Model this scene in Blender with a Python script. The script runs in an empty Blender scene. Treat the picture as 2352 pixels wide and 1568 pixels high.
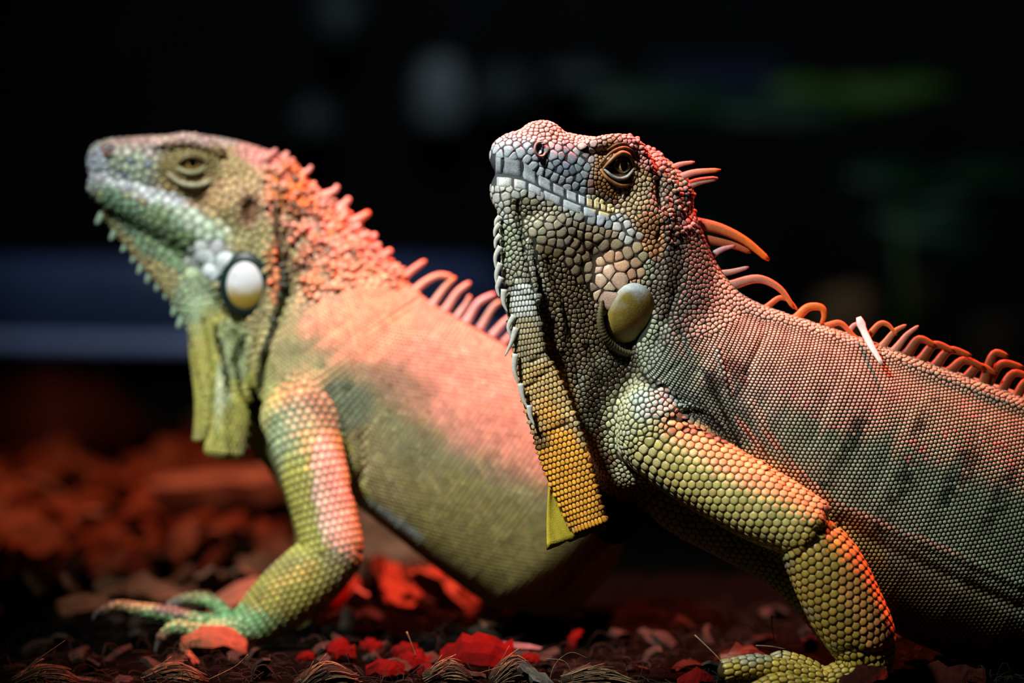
import bpy, math, random, time
import numpy as np
from mathutils import Vector, Matrix
from mathutils.kdtree import KDTree

SC = bpy.context.scene
COL = SC.collection
random.seed(7)
RNG = np.random.default_rng(7)
T0 = time.time()

# ------------------------------------------------------------------ camera, world, lights
FPX = 2352 * 100.0 / 36.0          # focal length in photo pixels (100 mm lens, 36 mm sensor)
D0 = 1.5                           # focus distance
U = D0 / FPX                       # metres per photo pixel at the focus distance
CAM_H = 0.2457
PITCH = math.atan(264 / FPX)       # horizon sits at photo row 520

cam_data = bpy.data.cameras.new('camera')
cam_data.lens = 100
cam_data.sensor_width = 36
cam_data.clip_start = 0.01
cam_data.dof.use_dof = True
cam_data.dof.focus_distance = D0
cam_data.dof.aperture_fstop = 3.2
cam = bpy.data.objects.new('camera', cam_data)
cam.location = (0, 0, CAM_H)
cam.rotation_euler = (math.pi / 2 - PITCH, 0, 0)
COL.objects.link(cam)
SC.camera = cam

SC.view_settings.view_transform = 'Standard'
SC.view_settings.look = 'None'
SC.view_settings.exposure = 0.0
SC.view_settings.gamma = 1.0
SC.view_settings.use_curve_mapping = False

world = bpy.data.worlds.new('dark_hall')
SC.world = world
world.use_nodes = True
world.node_tree.nodes['Background'].inputs['Color'].default_value = (0.6, 0.75, 1.0, 1)
world.node_tree.nodes['Background'].inputs['Strength'].default_value = 0.002


def spot(name, loc, target, watts, color, angle, blend=0.6, radius=0.04):
    l = bpy.data.lights.new(name, 'SPOT')
    l.energy = watts
    l.color = color
    l.spot_size = math.radians(angle)
    l.spot_blend = blend
    l.shadow_soft_size = radius
    o = bpy.data.objects.new(name, l)
    o.location = loc
    o.rotation_euler = (Vector(target) - Vector(loc)).to_track_quat('-Z', 'Y').to_euler()
    COL.objects.link(o)
    return o


spot('daylight_spot', (-0.56, 0.90, 1.22), (-0.045, 1.58, 0.24), 134, (1.0, 0.98, 0.93), 29, 0.9, 0.045)
spot('heat_lamp', (0.21, 1.69, 1.08), (0.215, 1.57, 0.0), 180, (1.0, 0.125, 0.08), 49, 0.22, 0.04)
spot('heap_red_fill', (0.12, 1.80, 1.45), (-0.27, 2.40, 0.0), 100, (1.0, 0.25, 0.13), 33, 0.95, 0.06)  # added second red spot to light the bark heap
spot('hall_fill', (-0.2, 3.3, 2.4), (0.25, 5.3, 0.45), 70, (0.75, 0.9, 1.0), 60, 0.8, 0.2)  # added fill that brightens the far wall and its objects
spot('trough_fill', (-0.2, 3.0, 1.7), (-0.3, 3.7, 0.15), 50, (0.8, 0.88, 1.0), 40, 0.8, 0.1)  # added fill so the trough shows up

# ------------------------------------------------------------------ frames
S_, C_ = math.sin(PITCH), math.cos(PITCH)


def to_world(P):
    """camera-aligned units (x right, y down, z beyond the focus plane) -> metres in the world"""
    P = np.asarray(P, float)
    x = P[..., 0] * U
    dn = P[..., 1] * U
    fw = D0 + P[..., 2] * U
    return np.stack([x, fw * C_ - dn * S_, CAM_H - fw * S_ - dn * C_], -1)


def at(px, py, dz=0.0):
    k = 1 + dz / FPX
    return np.array([(px - 1176) * k, (py - 784) * k, dz], float)


def ground_at(px, py):
    """world point of the ground seen at a photo pixel"""
    a = to_world(at(px, py, 0)); c = np.array([0, 0, CAM_H])
    d = a - c
    t = -CAM_H / d[2]
    return c + d * t


def ground_y(dz):
    """photo row where the ground lies at this depth (units) """
    D = D0 + dz * U
    return 784 + FPX * (CAM_H - D * S_) / C_ / D


def lin(c):
    c = np.asarray(c, float) / 255.0
    return np.where(c <= 0.04045, c / 12.92, ((c + 0.055) / 1.055) ** 2.4)


def vnoise(P, scale, seed=0):
    """value noise, P (N,3) -> 0..1"""
    Q = np.asarray(P, float) / scale + seed * 17.31
    I = np.floor(Q).astype(np.int64)
    F = Q - I
    F = F * F * (3 - 2 * F)
    out = np.zeros(len(Q))
    for dx in (0, 1):
        for dy in (0, 1):
            for dz in (0, 1):
                h = (I[:, 0] + dx) * 374761393 + (I[:, 1] + dy) * 668265263 + (I[:, 2] + dz) * 2147483647 + seed * 97
                h = (h ^ (h >> 13)) * 1274126177
                h = ((h ^ (h >> 16)) & 0xffff) / 65535.0
                w = (F[:, 0] if dx else 1 - F[:, 0]) * (F[:, 1] if dy else 1 - F[:, 1]) * (F[:, 2] if dz else 1 - F[:, 2])
                out += h * w
    return out


def smooth_path(M, n):
    """Catmull-Rom resampling of rows of M (stations x columns)"""
    M = np.asarray(M, float)
    if len(M) == 2:
        t = np.linspace(0, 1, n + 1)[:, None]
        return M[0] * (1 - t) + M[1] * t
    E = np.vstack([2 * M[0] - M[1], M, 2 * M[-1] - M[-2]])
    out = []
    for i in range(len(M) - 1):
        p0, p1, p2, p3 = E[i:i + 4]
        for j in range(n):
            t = j / n
            out.append(0.5 * (2 * p1 + (p2 - p0) * t + (2 * p0 - 5 * p1 + 4 * p2 - p3) * t * t + (3 * p1 - p0 - 3 * p2 + p3) * t ** 3))
    out.append(M[-1])
    return np.array(out)


def unit(v):
    v = np.asarray(v, float)
    return v / (np.linalg.norm(v, axis=-1, keepdims=True) + 1e-12)


# ------------------------------------------------------------------ implicit bodies
class Chain:
    """a limb or trunk: elliptic sections along a smooth path; columns of st: x y z a(across) b(along side)"""
    def __init__(self, name, st, side, k=20, frame=None, n=3, cap=None, sub=False):
        st = np.asarray(st, float)
        self.name, self.k, self.frame, self.sub = name, k, frame, sub
        self.S = smooth_path(st, n)
        self.C, self.A, self.B = self.S[:, :3], self.S[:, 3], self.S[:, 4]
        self.side = unit(side)
        self.cap = cap
        R = max(self.A.max(), self.B.max())
        self.lo = self.C.min(0) - R - 70
        self.hi = self.C.max(0) + R + 70

    def basis(self, T):
        s = self.side - T * np.dot(self.side, T)
        s = unit(s)
        return s, np.cross(s, T)

    def dist(self, P):
        best = np.full(len(P), 1e3)
        for i in range(len(self.C) - 1):
            c0, c1 = self.C[i], self.C[i + 1]
            d = c1 - c0
            L2 = d @ d
            T = d / math.sqrt(L2)
            s, nn = self.basis(T)
            R = max(self.A[i], self.A[i + 1], self.B[i], self.B[i + 1]) + 75
            m = np.all((P > np.minimum(c0, c1) - R) & (P < np.maximum(c0, c1) + R), axis=1)
            if not m.any():
                continue
            Q = P[m] - c0
            t = np.clip(Q @ d / L2, 0, 1)
            a = self.A[i] + (self.A[i + 1] - self.A[i]) * t
            b = self.B[i] + (self.B[i + 1] - self.B[i]) * t
            V = Q - t[:, None] * d
            x, y, z = V @ nn, V @ s, V @ T
            c = np.minimum(a, b) if self.cap is None else self.cap
            k0 = np.sqrt((x / a) ** 2 + (y / b) ** 2 + (z / c) ** 2) + 1e-9
            k1 = np.sqrt((x / a ** 2) ** 2 + (y / b ** 2) ** 2 + (z / c ** 2) ** 2) + 1e-9
            best[m] = np.minimum(best[m], k0 * (k0 - 1) / k1)
        return best


class Ball:
    def __init__(self, name, c, r, k=20, frame=None, sub=False, rot=0.0):
        self.name, self.k, self.frame, self.sub = name, k, frame, sub
        self.c, self.r = np.asarray(c, float), np.asarray(r, float) * np.ones(3)
        self.rot = rot
        R = self.r.max()
        self.lo, self.hi = self.c - R - 70, self.c + R + 70

    def dist(self, P):
        V = P - self.c
        if self.rot:
            cr, sr = math.cos(self.rot), math.sin(self.rot)
            V = np.stack([V[:, 0] * cr + V[:, 1] * sr, -V[:, 0] * sr + V[:, 1] * cr, V[:, 2]], 1)
        k0 = np.sqrt(((V / self.r) ** 2).sum(1)) + 1e-9
        k1 = np.sqrt(((V / self.r ** 2) ** 2).sum(1)) + 1e-9
        return k0 * (k0 - 1) / k1


class Crease:
    """a groove (amp > 0) or a ridge (amp < 0) that follows a line"""
    name = 'crease'

    def __init__(self, pts, width, amp, frame=None):
        self.pts = smooth_path(pts, 4)
        self.w, self.amp, self.frame = width, amp, frame
        self.lo, self.hi = self.pts.min(0) - width * 3.2, self.pts.max(0) + width * 3.2

    @classmethod
    def raw(cls, P, width, amp):
        c = cls.__new__(cls)
        c.pts, c.w, c.amp, c.frame = P, width, amp, None
        c.lo, c.hi = P.min(0) - width * 3.2, P.max(0) + width * 3.2
        return c

    def add(self, P):
        best = np.full(len(P), 1e9)
        for i in range(len(self.pts) - 1):
            c0 = self.pts[i]; d = self.pts[i + 1] - c0
            Q = P - c0
            t = np.clip(Q @ d / (d @ d), 0, 1)
            best = np.minimum(best, ((Q - t[:, None] * d) ** 2).sum(1))
        return self.amp * np.exp(-best / self.w ** 2)


def crease_px(body, pts, width, amp, k=1.0):
    """a crease whose course is measured in the photo and laid on the skin"""
    P, ok = body.raycast(smooth_path(np.asarray(pts, float), 5))
    P = P[ok]
    if len(P) > 1:
        body.creases.append(Crease.raw(P, width * k, amp * k))


class HeadFrame:
    """mid-plane frame of a head: s forward, v down, w towards the camera side (mirrored)"""
    def __init__(self, px, py, dz, psi):
        self.k = 1 + dz / FPX
        self.px, self.py = px, py
        self.O = at(px, py, dz)
        self.sp, self.cp = math.sin(psi), math.cos(psi)
        self.F = np.array([-self.cp, 0, -self.sp])
        self.W = np.array([self.sp, 0, -self.cp])

    def local(self, P, mirror=True):
        V = P - self.O
        w = V @ self.W
        return np.stack([V @ self.F, V[:, 1], np.abs(w) if mirror else w], 1)

    def cart(self, L):
        L = np.asarray(L, float)
        return self.O + L[..., 0:1] * self.F + L[..., 1:2] * np.array([0, 1.0, 0]) + L[..., 2:3] * self.W

    def p(self, px, py, w=0.0):
        """near-side photo pixel at lateral offset w (photo pixels) -> local coordinates"""
        q = px - w * self.sp
        return [(self.px - q) / self.cp * self.k, (py - self.py) * self.k, w * self.k]

    def st(self, rows):
        return [self.p(r[0], r[1], 0) + [r[2] * self.k, r[3] * self.k] for r in rows]


class Body:
    def __init__(self):
        self.parts = []
        self.creases = []
        self.names = []

    def add(self, p):
        if isinstance(p, Crease):
            self.creases.append(p)
        else:
            self.parts.append(p)
        return p

    def sdf(self, P, owner=False):
        P = np.asarray(P, float)
        D = np.full(len(P), 1e3)
        best = np.full(len(P), 1e3)
        own = np.full(len(P), -1)
        loc = {}
        for i, p in enumerate(self.parts):
            if p.frame is None:
                Q = P
            else:
                if id(p.frame) not in loc:
                    loc[id(p.frame)] = p.frame.local(P)
                Q = loc[id(p.frame)]
            m = np.nonzero(np.all((Q > p.lo) & (Q < p.hi), axis=1))[0]
            if not len(m):
                continue
            d = p.dist(Q[m])
            k = p.k
            if p.sub:
                h = np.clip(0.5 - 0.5 * (D[m] + d) / k, 0, 1)
                D[m] = D[m] * (1 - h) - d * h + k * h * (1 - h)
            else:
                h = np.clip(0.5 + 0.5 * (D[m] - d) / k, 0, 1)
                D[m] = D[m] * (1 - h) + d * h - k * h * (1 - h)
                if owner:
                    b = d < best[m]
                    best[m] = np.where(b, d, best[m])
                    own[m] = np.where(b, i, own[m])
        for c in self.creases:
            if c.frame is None:
                Q = P
            else:
                if id(c.frame) not in loc:
                    loc[id(c.frame)] = c.frame.local(P)
                Q = loc[id(c.frame)]
            m = np.nonzero(np.all((Q > c.lo) & (Q < c.hi), axis=1) & (np.abs(D) < 60))[0]
            if len(m):
                D[m] += c.add(Q[m])
        return (D, own) if owner else D

    def grad(self, P, e=1.5):
        k = np.array([[1, -1, -1], [-1, -1, 1], [-1, 1, -1], [1, 1, 1]], float)
        n = len(P)
        D = self.sdf(np.concatenate([P + e * q for q in k])).reshape(4, n)
        g = (D[:, :, None] * k[:, None, :]).sum(0) / (4 * e)
        return g

    def project(self, P, it=3, lim=30):
        P = np.array(P, float)
        for _ in range(it):
            d = self.sdf(P)
            g = self.grad(P)
            g2 = (g * g).sum(1) + 1e-6
            s = np.clip(d / np.sqrt(g2), -lim, lim)
            P -= (s / np.sqrt(g2))[:, None] * g
        return P

    def raycast(self, pix, z0=-420, z1=900):
        """photo pixels -> first surface points along the viewing rays (to place features on the skin)"""
        pix = np.asarray(pix, float)
        z = np.full(len(pix), float(z0))
        done = np.zeros(len(pix), bool)

        def pt(z):
            k = 1 + z / FPX
            return np.stack([(pix[:, 0] - 1176) * k, (pix[:, 1] - 784) * k, z], 1)
        for _ in range(110):
            d = self.sdf(pt(z))
            done |= d < 0.4
            z = np.where(done, z, z + np.clip(d * 0.6, 0.3, 25))
            if done.all():
                break
        P = pt(np.minimum(z, z1))
        return self.project(P, 2, 6), done & (z < z1)

    def mesh(self, lo, hi, step):
        lo, hi = np.asarray(lo, float), np.asarray(hi, float)
        n = np.ceil((hi - lo) / step / 4).astype(int) * 4 + 1
        cs = (n - 1) // 4 + 1
        gi = np.stack(np.meshgrid(*[np.arange(c) for c in cs], indexing='ij'), -1).reshape(-1, 3)
        dc = self.sdf(lo + gi * step * 4).reshape(cs)
        # repeat the coarse field, then refine where the surface may be
        near = np.abs(dc) < step * 4 * 2.2
        for ax in range(3):
            near = near | np.roll(near, 1, ax) | np.roll(near, -1, ax)
        fi = [np.minimum((np.arange(k) + 2) // 4, c - 1) for k, c in zip(n, cs)]
        field = dc[np.ix_(*fi)].astype(np.float32)
        fine = np.argwhere(near[np.ix_(*fi)])
        for a in range(0, len(fine), 400000):
            f = fine[a:a + 400000]
            field[f[:, 0], f[:, 1], f[:, 2]] = self.sdf(lo + f * step)
        V, Q = surface_nets(field)
        V = lo + V * step
        V = self.project(V, 2, step)
        return V, Q


def surface_nets(f):
    s = f < 0
    n = f.shape
    c = np.zeros((n[0] - 1, n[1] - 1, n[2] - 1), np.int8)
    for dx in (0, 1):
        for dy in (0, 1):
            for dz in (0, 1):
                c += s[dx:n[0] - 1 + dx, dy:n[1] - 1 + dy, dz:n[2] - 1 + dz]
    cells = np.argwhere((c > 0) & (c < 8))
    idx = np.full(c.shape, -1, np.int64)
    idx[cells[:, 0], cells[:, 1], cells[:, 2]] = np.arange(len(cells))
    acc = np.zeros((len(cells), 3)); cnt = np.zeros(len(cells))
    cor = [(x, y, z) for x in (0, 1) for y in (0, 1) for z in (0, 1)]
    for a in cor:
        for ax in range(3):
            if a[ax]:
                continue
            b = list(a); b[ax] = 1
            fa = f[cells[:, 0] + a[0], cells[:, 1] + a[1], cells[:, 2] + a[2]]
            fb = f[cells[:, 0] + b[0], cells[:, 1] + b[1], cells[:, 2] + b[2]]
            m = (fa < 0) != (fb < 0)
            t = np.where(m, fa / np.where(m, fa - fb, 1), 0)
            p = np.array(a, float)[None, :].repeat(len(cells), 0)
            p[:, ax] = t
            acc += p * m[:, None]; cnt += m
    V = cells + acc / np.maximum(cnt, 1)[:, None]
    quads = []
    for ax in range(3):
        u, v = (ax + 1) % 3, (ax + 2) % 3
        sl0 = [slice(None)] * 3; sl1 = [slice(None)] * 3
        sl0[ax] = slice(0, n[ax] - 1); sl1[ax] = slice(1, n[ax])
        for flip in (False, True):
            m = (s[tuple(sl0)] & ~s[tuple(sl1)]) if not flip else (~s[tuple(sl0)] & s[tuple(sl1)])
            e = np.argwhere(m)
            e = e[(e[:, u] > 0) & (e[:, v] > 0) & (e[:, u] < n[u] - 1) & (e[:, v] < n[v] - 1)]
            if not len(e):
                continue

            def g(du, dv):
                q = e.copy(); q[:, u] -= du; q[:, v] -= dv
                return idx[q[:, 0], q[:, 1], q[:, 2]]
            q = np.stack([g(1, 1), g(0, 1), g(0, 0), g(1, 0)], 1)
            quads.append(q[:, ::-1] if flip else q)
    return V, np.concatenate(quads)


# ------------------------------------------------------------------ meshes
def np_mesh(name, V, F, cols=None, smooth=True):
    """V (n,3) world, F (m,k) all the same size or list of such arrays"""
    if not isinstance(F, list):
        F = [F]
    F = [np.asarray(f) for f in F if len(f)]
    me = bpy.data.meshes.new(name)
    me.vertices.add(len(V))
    me.vertices.foreach_set('co', np.asarray(V, np.float32).ravel())
    nl = sum(f.size for f in F)
    np_ = sum(len(f) for f in F)
    me.loops.add(nl)
    me.polygons.add(np_)
    me.loops.foreach_set('vertex_index', np.concatenate([f.ravel() for f in F]).astype(np.int32))
    tot = np.concatenate([np.full(len(f), f.shape[1]) for f in F]).astype(np.int32)
    st = np.concatenate([[0], np.cumsum(tot)[:-1]]).astype(np.int32)
    me.polygons.foreach_set('loop_start', st)
    me.polygons.foreach_set('use_smooth', np.full(np_, smooth))
    if cols is not None:
        at_ = me.color_attributes.new('Col', 'FLOAT_COLOR', 'POINT')
        c4 = np.ones((len(V), 4), np.float32); c4[:, :3] = cols
        at_.data.foreach_set('color', c4.ravel())
    me.update(calc_edges=True)
    me.validate()
    return me


def link(name, me, mat=None, parent=None, **props):
    o = bpy.data.objects.new(name, me)
    COL.objects.link(o)
    if mat is not None and me is not None and not me.materials:
        me.materials.append(mat)
    if parent is not None:
        o.parent = parent
    for k, v in props.items():
        o[k] = v
    return o


def thing(name, label, cat, loc=(0, 0, 0), group=None, rot=(0, 0, 0)):
    o = bpy.data.objects.new(name, None)
    COL.objects.link(o)
    o.empty_display_size = 0.02
    o.location = loc
    o.rotation_euler = rot
    o['label'] = label; o['category'] = cat
    if group:
        o['group'] = group
    return o


# ------------------------------------------------------------------ materials
def mat_attr(name, rough=0.45, spec=0.5, bump=0.0, bscale=900, coat=0.0, mottle=0.0):
    m = bpy.data.materials.new(name); m.use_nodes = True
    nt = m.node_tree; b = nt.nodes['Principled BSDF']
    a = nt.nodes.new('ShaderNodeAttribute'); a.attribute_name = 'Col'
    out = a.outputs['Color']
    if mottle or bump:
        tc = nt.nodes.new('ShaderNodeTexCoord')
        nz = nt.nodes.new('ShaderNodeTexNoise'); nz.inputs['Scale'].default_value = bscale; nz.inputs['Detail'].default_value = 4
        nt.links.new(tc.outputs['Object'], nz.inputs['Vector'])
    if mottle:
        r = nt.nodes.new('ShaderNodeMapRange'); r.inputs[1].default_value = 0.3; r.inputs[2].default_value = 0.7
        r.inputs[3].default_value = 1 - mottle; r.inputs[4].default_value = 1 + mottle * 0.6
        nt.links.new(nz.outputs['Fac'], r.inputs[0])
        vm = nt.nodes.new('ShaderNodeVectorMath'); vm.operation = 'SCALE'
        nt.links.new(out, vm.inputs[0]); nt.links.new(r.outputs[0], vm.inputs['Scale'])
        out = vm.outputs[0]
    nt.links.new(out, b.inputs['Base Color'])
    if bump:
        bp = nt.nodes.new('ShaderNodeBump'); bp.inputs['Strength'].default_value = bump; bp.inputs['Distance'].default_value = 0.0004
        nt.links.new(nz.outputs['Fac'], bp.inputs['Height']); nt.links.new(bp.outputs[0], b.inputs['Normal'])
    b.inputs['Roughness'].default_value = rough
    b.inputs['Specular IOR Level'].default_value = spec
    b.inputs['Coat Weight'].default_value = coat
    return m


M_SKIN = mat_attr('iguana_skin', 0.8, 0.08, 0.5, 1400)
M_SCALE = mat_attr('iguana_scale', 0.38, 0.5, 0.4, 1500, mottle=0.25)
M_HORN = mat_attr('iguana_horn', 0.42, 0.45, 0.2, 900, mottle=0.15)
M_EYE = mat_attr('iguana_eye', 0.05, 0.6, 0, coat=1.0)


# ------------------------------------------------------------------ scales
class Seeds:
    def __init__(self):
        self.P, self.T, self.R, self.H, self.G = [], [], [], [], []

    def add(self, P, T, R, H=0.45, G=0.12):
        P = np.atleast_2d(P); n = len(P)
        self.P.append(P); self.T.append(np.broadcast_to(T, (n, 3)).astype(float))
        for lst, v in ((self.R, R), (self.H, H), (self.G, G)):
            lst.append(np.broadcast_to(np.asarray(v, float), (n,)).copy())

    def arrays(self):
        return [np.concatenate(x) for x in (self.P, self.T, self.R, self.H, self.G)]


def chain_seeds(body, ch, du, nth, hgt=0.45, gap=0.12, facing=0.45, rad=None, shift=35, th0=0.0):
    """hexagonal rows of seeds round a chain, moved onto the blended skin, kept where this chain owns the skin"""
    S = smooth_path(ch.S, 6)
    Cc = S[:, :3]
    L = np.concatenate([[0], np.cumsum(np.linalg.norm(np.diff(Cc, axis=0), axis=1))])
    nrow = max(2, int(L[-1] / du))
    lo_cap = 0.6 * min(S[0, 3], S[0, 4]); hi_cap = 0.6 * min(S[-1, 3], S[-1, 4])
    us = np.arange(-int(lo_cap / du), nrow + int(hi_cap / du) + 1) * du
    P, TT, R = [], [], []
    for j, u_ in enumerate(us):
        uc = min(max(u_, 0), L[-1])
        row = np.array([np.interp(uc, L, S[:, c]) for c in range(5)])
        e = 2.0
        c0 = np.array([np.interp(max(uc - e, 0), L, Cc[:, c]) for c in range(3)])
        c1 = np.array([np.interp(min(uc + e, L[-1]), L, Cc[:, c]) for c in range(3)])
        T = unit(c1 - c0)
        s, nn = ch.basis(T)
        over = u_ - uc
        m = min(row[3], row[4])
        sh = math.sqrt(max(0.05, 1 - (over / m) ** 2)) if over else 1.0
        th = th0 + (np.arange(nth) + 0.5 * (j % 2)) * 2 * math.pi / nth
        # even arc length on the ellipse
        tt = np.linspace(0, 2 * math.pi, 721)
        arc = np.concatenate([[0], np.cumsum(np.hypot(np.diff(row[3] * np.cos(tt)), np.diff(row[4] * np.sin(tt))))])
        th = np.interp((th % (2 * math.pi)) / (2 * math.pi) * arc[-1], arc, tt)
        P.append(row[:3] + T * over + (nn[None] * (row[3] * np.cos(th))[:, None] + s[None] * (row[4] * np.sin(th))[:, None]) * sh)
        TT.append(np.repeat(T[None], nth, 0))
        R.append(np.full(nth, max(du, arc[-1] * sh / nth) * 0.62))
    P, TT, R = np.concatenate(P), np.concatenate(TT), np.concatenate(R)
    if ch.frame is not None:
        f = ch.frame
        P = f.cart(P)
        TT = TT[:, 0:1] * f.F + TT[:, 1:2] * np.array([0, 1.0, 0]) + TT[:, 2:3] * f.W
    Q = body.project(P, 3, shift)
    d, own = body.sdf(Q, True)
    g = unit(body.grad(Q))
    me = body.parts.index(ch)
    ok = (np.abs(d) < 2.5) & (own == me) & (np.linalg.norm(Q - P, axis=1) < shift) & (g[:, 2] < facing)
    return Q[ok], TT[ok], (R[ok] if rad is None else np.full(ok.sum(), rad)), hgt, gap


def poisson_seeds(cand, rad, fixedP, fixedR):
    """variable-radius dart throwing on candidate points"""
    cell = 14.0
    grid = {}

    def put(p, r):
        grid.setdefault((int(p[0] // cell), int(p[1] // cell), int(p[2] // cell)), []).append((p[0], p[1], p[2], r))
    for p, r in zip(fixedP, fixedR):
        put(p, r)
    keep = []
    rmax = max(float(rad.max()), float(fixedR.max()) if len(fixedR) else 0)
    for i in np.argsort(-rad + RNG.random(len(rad)) * 2.0):
        p = cand[i]; r = rad[i]
        reach = int(math.ceil((r + rmax) / cell)) if r > 9 else int(math.ceil((r + min(rmax, 26)) / cell))
        cx, cy, cz = int(p[0] // cell), int(p[1] // cell), int(p[2] // cell)
        ok = True
        for ix in range(cx - reach, cx + reach + 1):
            for iy in range(cy - reach, cy + reach + 1):
                for iz in range(cz - reach, cz + reach + 1):
                    for q in grid.get((ix, iy, iz), ()):
                        if (p[0] - q[0]) ** 2 + (p[1] - q[1]) ** 2 + (p[2] - q[2]) ** 2 < (0.86 * (r + q[3])) ** 2:
                            ok = False; break
                    if not ok: break
                if not ok: break
            if not ok: break
        if ok:
            keep.append(i); put(p, r)
    return np.array(keep, int)


def scale_plates(P, N, T, R, H, G, K=10, tilt=0.0, rim=0.86):
    """Voronoi-clipped domed plates.  Returns rings (n, verts, 3), faces of one plate and plate mean radius"""
    n = len(P)
    kd = KDTree(n)
    for i, p in enumerate(P):
        kd.insert(p, i)
    kd.balance()
    M = 15
    J = np.full((n, M), -1, np.int64)
    for i, p in enumerate(P):
        r = [x[1] for x in kd.find_n(p, M + 1) if x[1] != i][:M]
        J[i, :len(r)] = r
    t1 = unit(T - (T * N).sum(1, keepdims=True) * N)
    t2 = np.cross(N, t1)
    D = P[J] - P[:, None, :]
    same = ((N[J] * N[:, None, :]).sum(2) > 0.25) & (J >= 0)
    x = (D * t1[:, None, :]).sum(2); y = (D * t2[:, None, :]).sum(2)
    d = np.hypot(x, y) + 1e-6
    dn = np.abs((D * N[:, None, :]).sum(2))
    same &= dn < 3.0 * np.maximum(R[:, None], R[J])
    pl = np.clip((d * d + (R[:, None] ** 2 - R[J] ** 2) * 1.2) / (2 * d), 0.22 * d, 0.78 * d)
    ph = np.arange(K) * 2 * math.pi / K
    r = np.repeat((R * 1.6)[:, None], K, 1)
    ang = np.arctan2(y, x)
    for j in range(M):
        c = np.cos(ph[None, :] - ang[:, j:j + 1])
        q = pl[:, j:j + 1] / np.maximum(c, 1e-3)
        ok = (c > 0.08) & same[:, j:j + 1]
        r = np.where(ok, np.minimum(r, q), r)
    r = np.maximum(r * (1 - G[:, None]), 0.6)
    mean = r.mean(1)
    dirs = t1[:, None, :] * np.cos(ph)[None, :, None] + t2[:, None, :] * np.sin(ph)[None, :, None]
    h = (H * mean)[:, None, None]
    tl = (tilt * r * np.cos(ph)[None, :])[:, :, None]
    Nn = N[:, None, :]
    o = P[:, None, :] + dirs * r[:, :, None] + Nn * (-0.9 + np.maximum(tl, -0.2))
    m = P[:, None, :] + dirs * (r * rim)[:, :, None] + Nn * (h * 0.6 + tl * 0.8)
    i_ = P[:, None, :] + dirs * (r * 0.45)[:, :, None] + Nn * (h * 0.95 + tl * 0.45)
    c = (P + N * (H * mean)[:, None] * 1.02)[:, None, :]
    V = np.concatenate([o, m, i_, c], 1)
    a = np.arange(K); b = (a + 1) % K
    quads = np.concatenate([np.stack([a, b, b + K, a + K], 1), np.stack([a + K, b + K, b + 2 * K, a + 2 * K], 1)])
    tris = np.stack([a + 2 * K, b + 2 * K, np.full(K, 3 * K)], 1)
    return V, quads, tris, mean


def tube(pts, rad, flat=1.0, side=(0, 0, 1), seg=8, col=None):
    """closed tapering tube along pts (units); returns V, quads/tris lists"""
    pts = np.asarray(pts, float); rad = np.asarray(rad, float)
    n = len(pts)
    V, Fq, Ft = [], [], []
    side = unit(side)
    for i in range(n):
        T = unit(pts[min(i + 1, n - 1)] - pts[max(i - 1, 0)])
        s = unit(side - T * (side @ T)); nn = np.cross(s, T)
        for j in range(seg):
            a = 2 * math.pi * j / seg
            V.append(pts[i] + nn * rad[i] * math.cos(a) + s * rad[i] * flat * math.sin(a))
    for i in range(n - 1):
        for j in range(seg):
            k = (j + 1) % seg
            Fq.append([i * seg + j, (i + 1) * seg + j, (i + 1) * seg + k, i * seg + k])
    V.append(pts[0]); V.append(pts[-1])
    for j in range(seg):
        k = (j + 1) % seg
        Ft.append([len(V) - 2, j, k]); Ft.append([len(V) - 1, (n - 1) * seg + k, (n - 1) * seg + j])
    return np.array(V), [np.array(Fq), np.array(Ft)]


# ------------------------------------------------------------------ pigment and painted light: soft blobs in body coordinates
class PigmentShade:
    """skin colours plus painted light and shade: a base and soft-edged patches that sit on the animal (photo-plane position, srgb colour)"""
    def __init__(self, k, base):
        self.k, self.base, self.blobs = k, lin(base), []

    def blob(self, cx, cy, rx, ry, col, s=1.0, rot=0.0, edge=0.5, spots=0.0):
        self.blobs.append(((cx - 1176) * self.k, (cy - 784) * self.k, rx * self.k, ry * self.k, lin(col), s, math.radians(rot), edge, spots))

    def line(self, pts, w, col, s=1.0):
        pts = np.asarray(pts, float)
        for a, b in zip(pts[:-1], pts[1:]):
            m = (a + b) / 2; d = b - a
            self.blob(m[0], m[1], np.hypot(*d) / 2 + w, w, col, s, math.degrees(math.atan2(d[1], d[0])))

    def __call__(self, P, jit=0.0):
        n = len(P)
        C = np.repeat(self.base[None], n, 0)
        nz = vnoise(P, 38, 3) - 0.5
        nf = vnoise(P, 12, 5)
        for cx, cy, rx, ry, col, s, rot, edge, spots in self.blobs:
            x, y = P[:, 0] - cx, P[:, 1] - cy
            cr, sr = math.cos(rot), math.sin(rot)
            u, v = (x * cr + y * sr) / rx, (-x * sr + y * cr) / ry
            q = np.sqrt(u * u + v * v) + nz * 0.5
            w = np.clip((1 + edge / 2 - q) / edge, 0, 1) * s
            w = w * w * (3 - 2 * w)
            if spots:
                w = w * np.clip((nf - spots) / 0.18, 0, 1)
            C = C * (1 - w[:, None]) + col * w[:, None]
        C = C * (0.78 + 0.44 * vnoise(P, 22, 9))[:, None]
        if jit:
            C = C * np.exp(RNG.normal(0, jit, (n, 1))) * np.exp(RNG.normal(0, jit * 0.25, (n, 3)))
        return np.clip(C, 0, 1)


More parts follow.
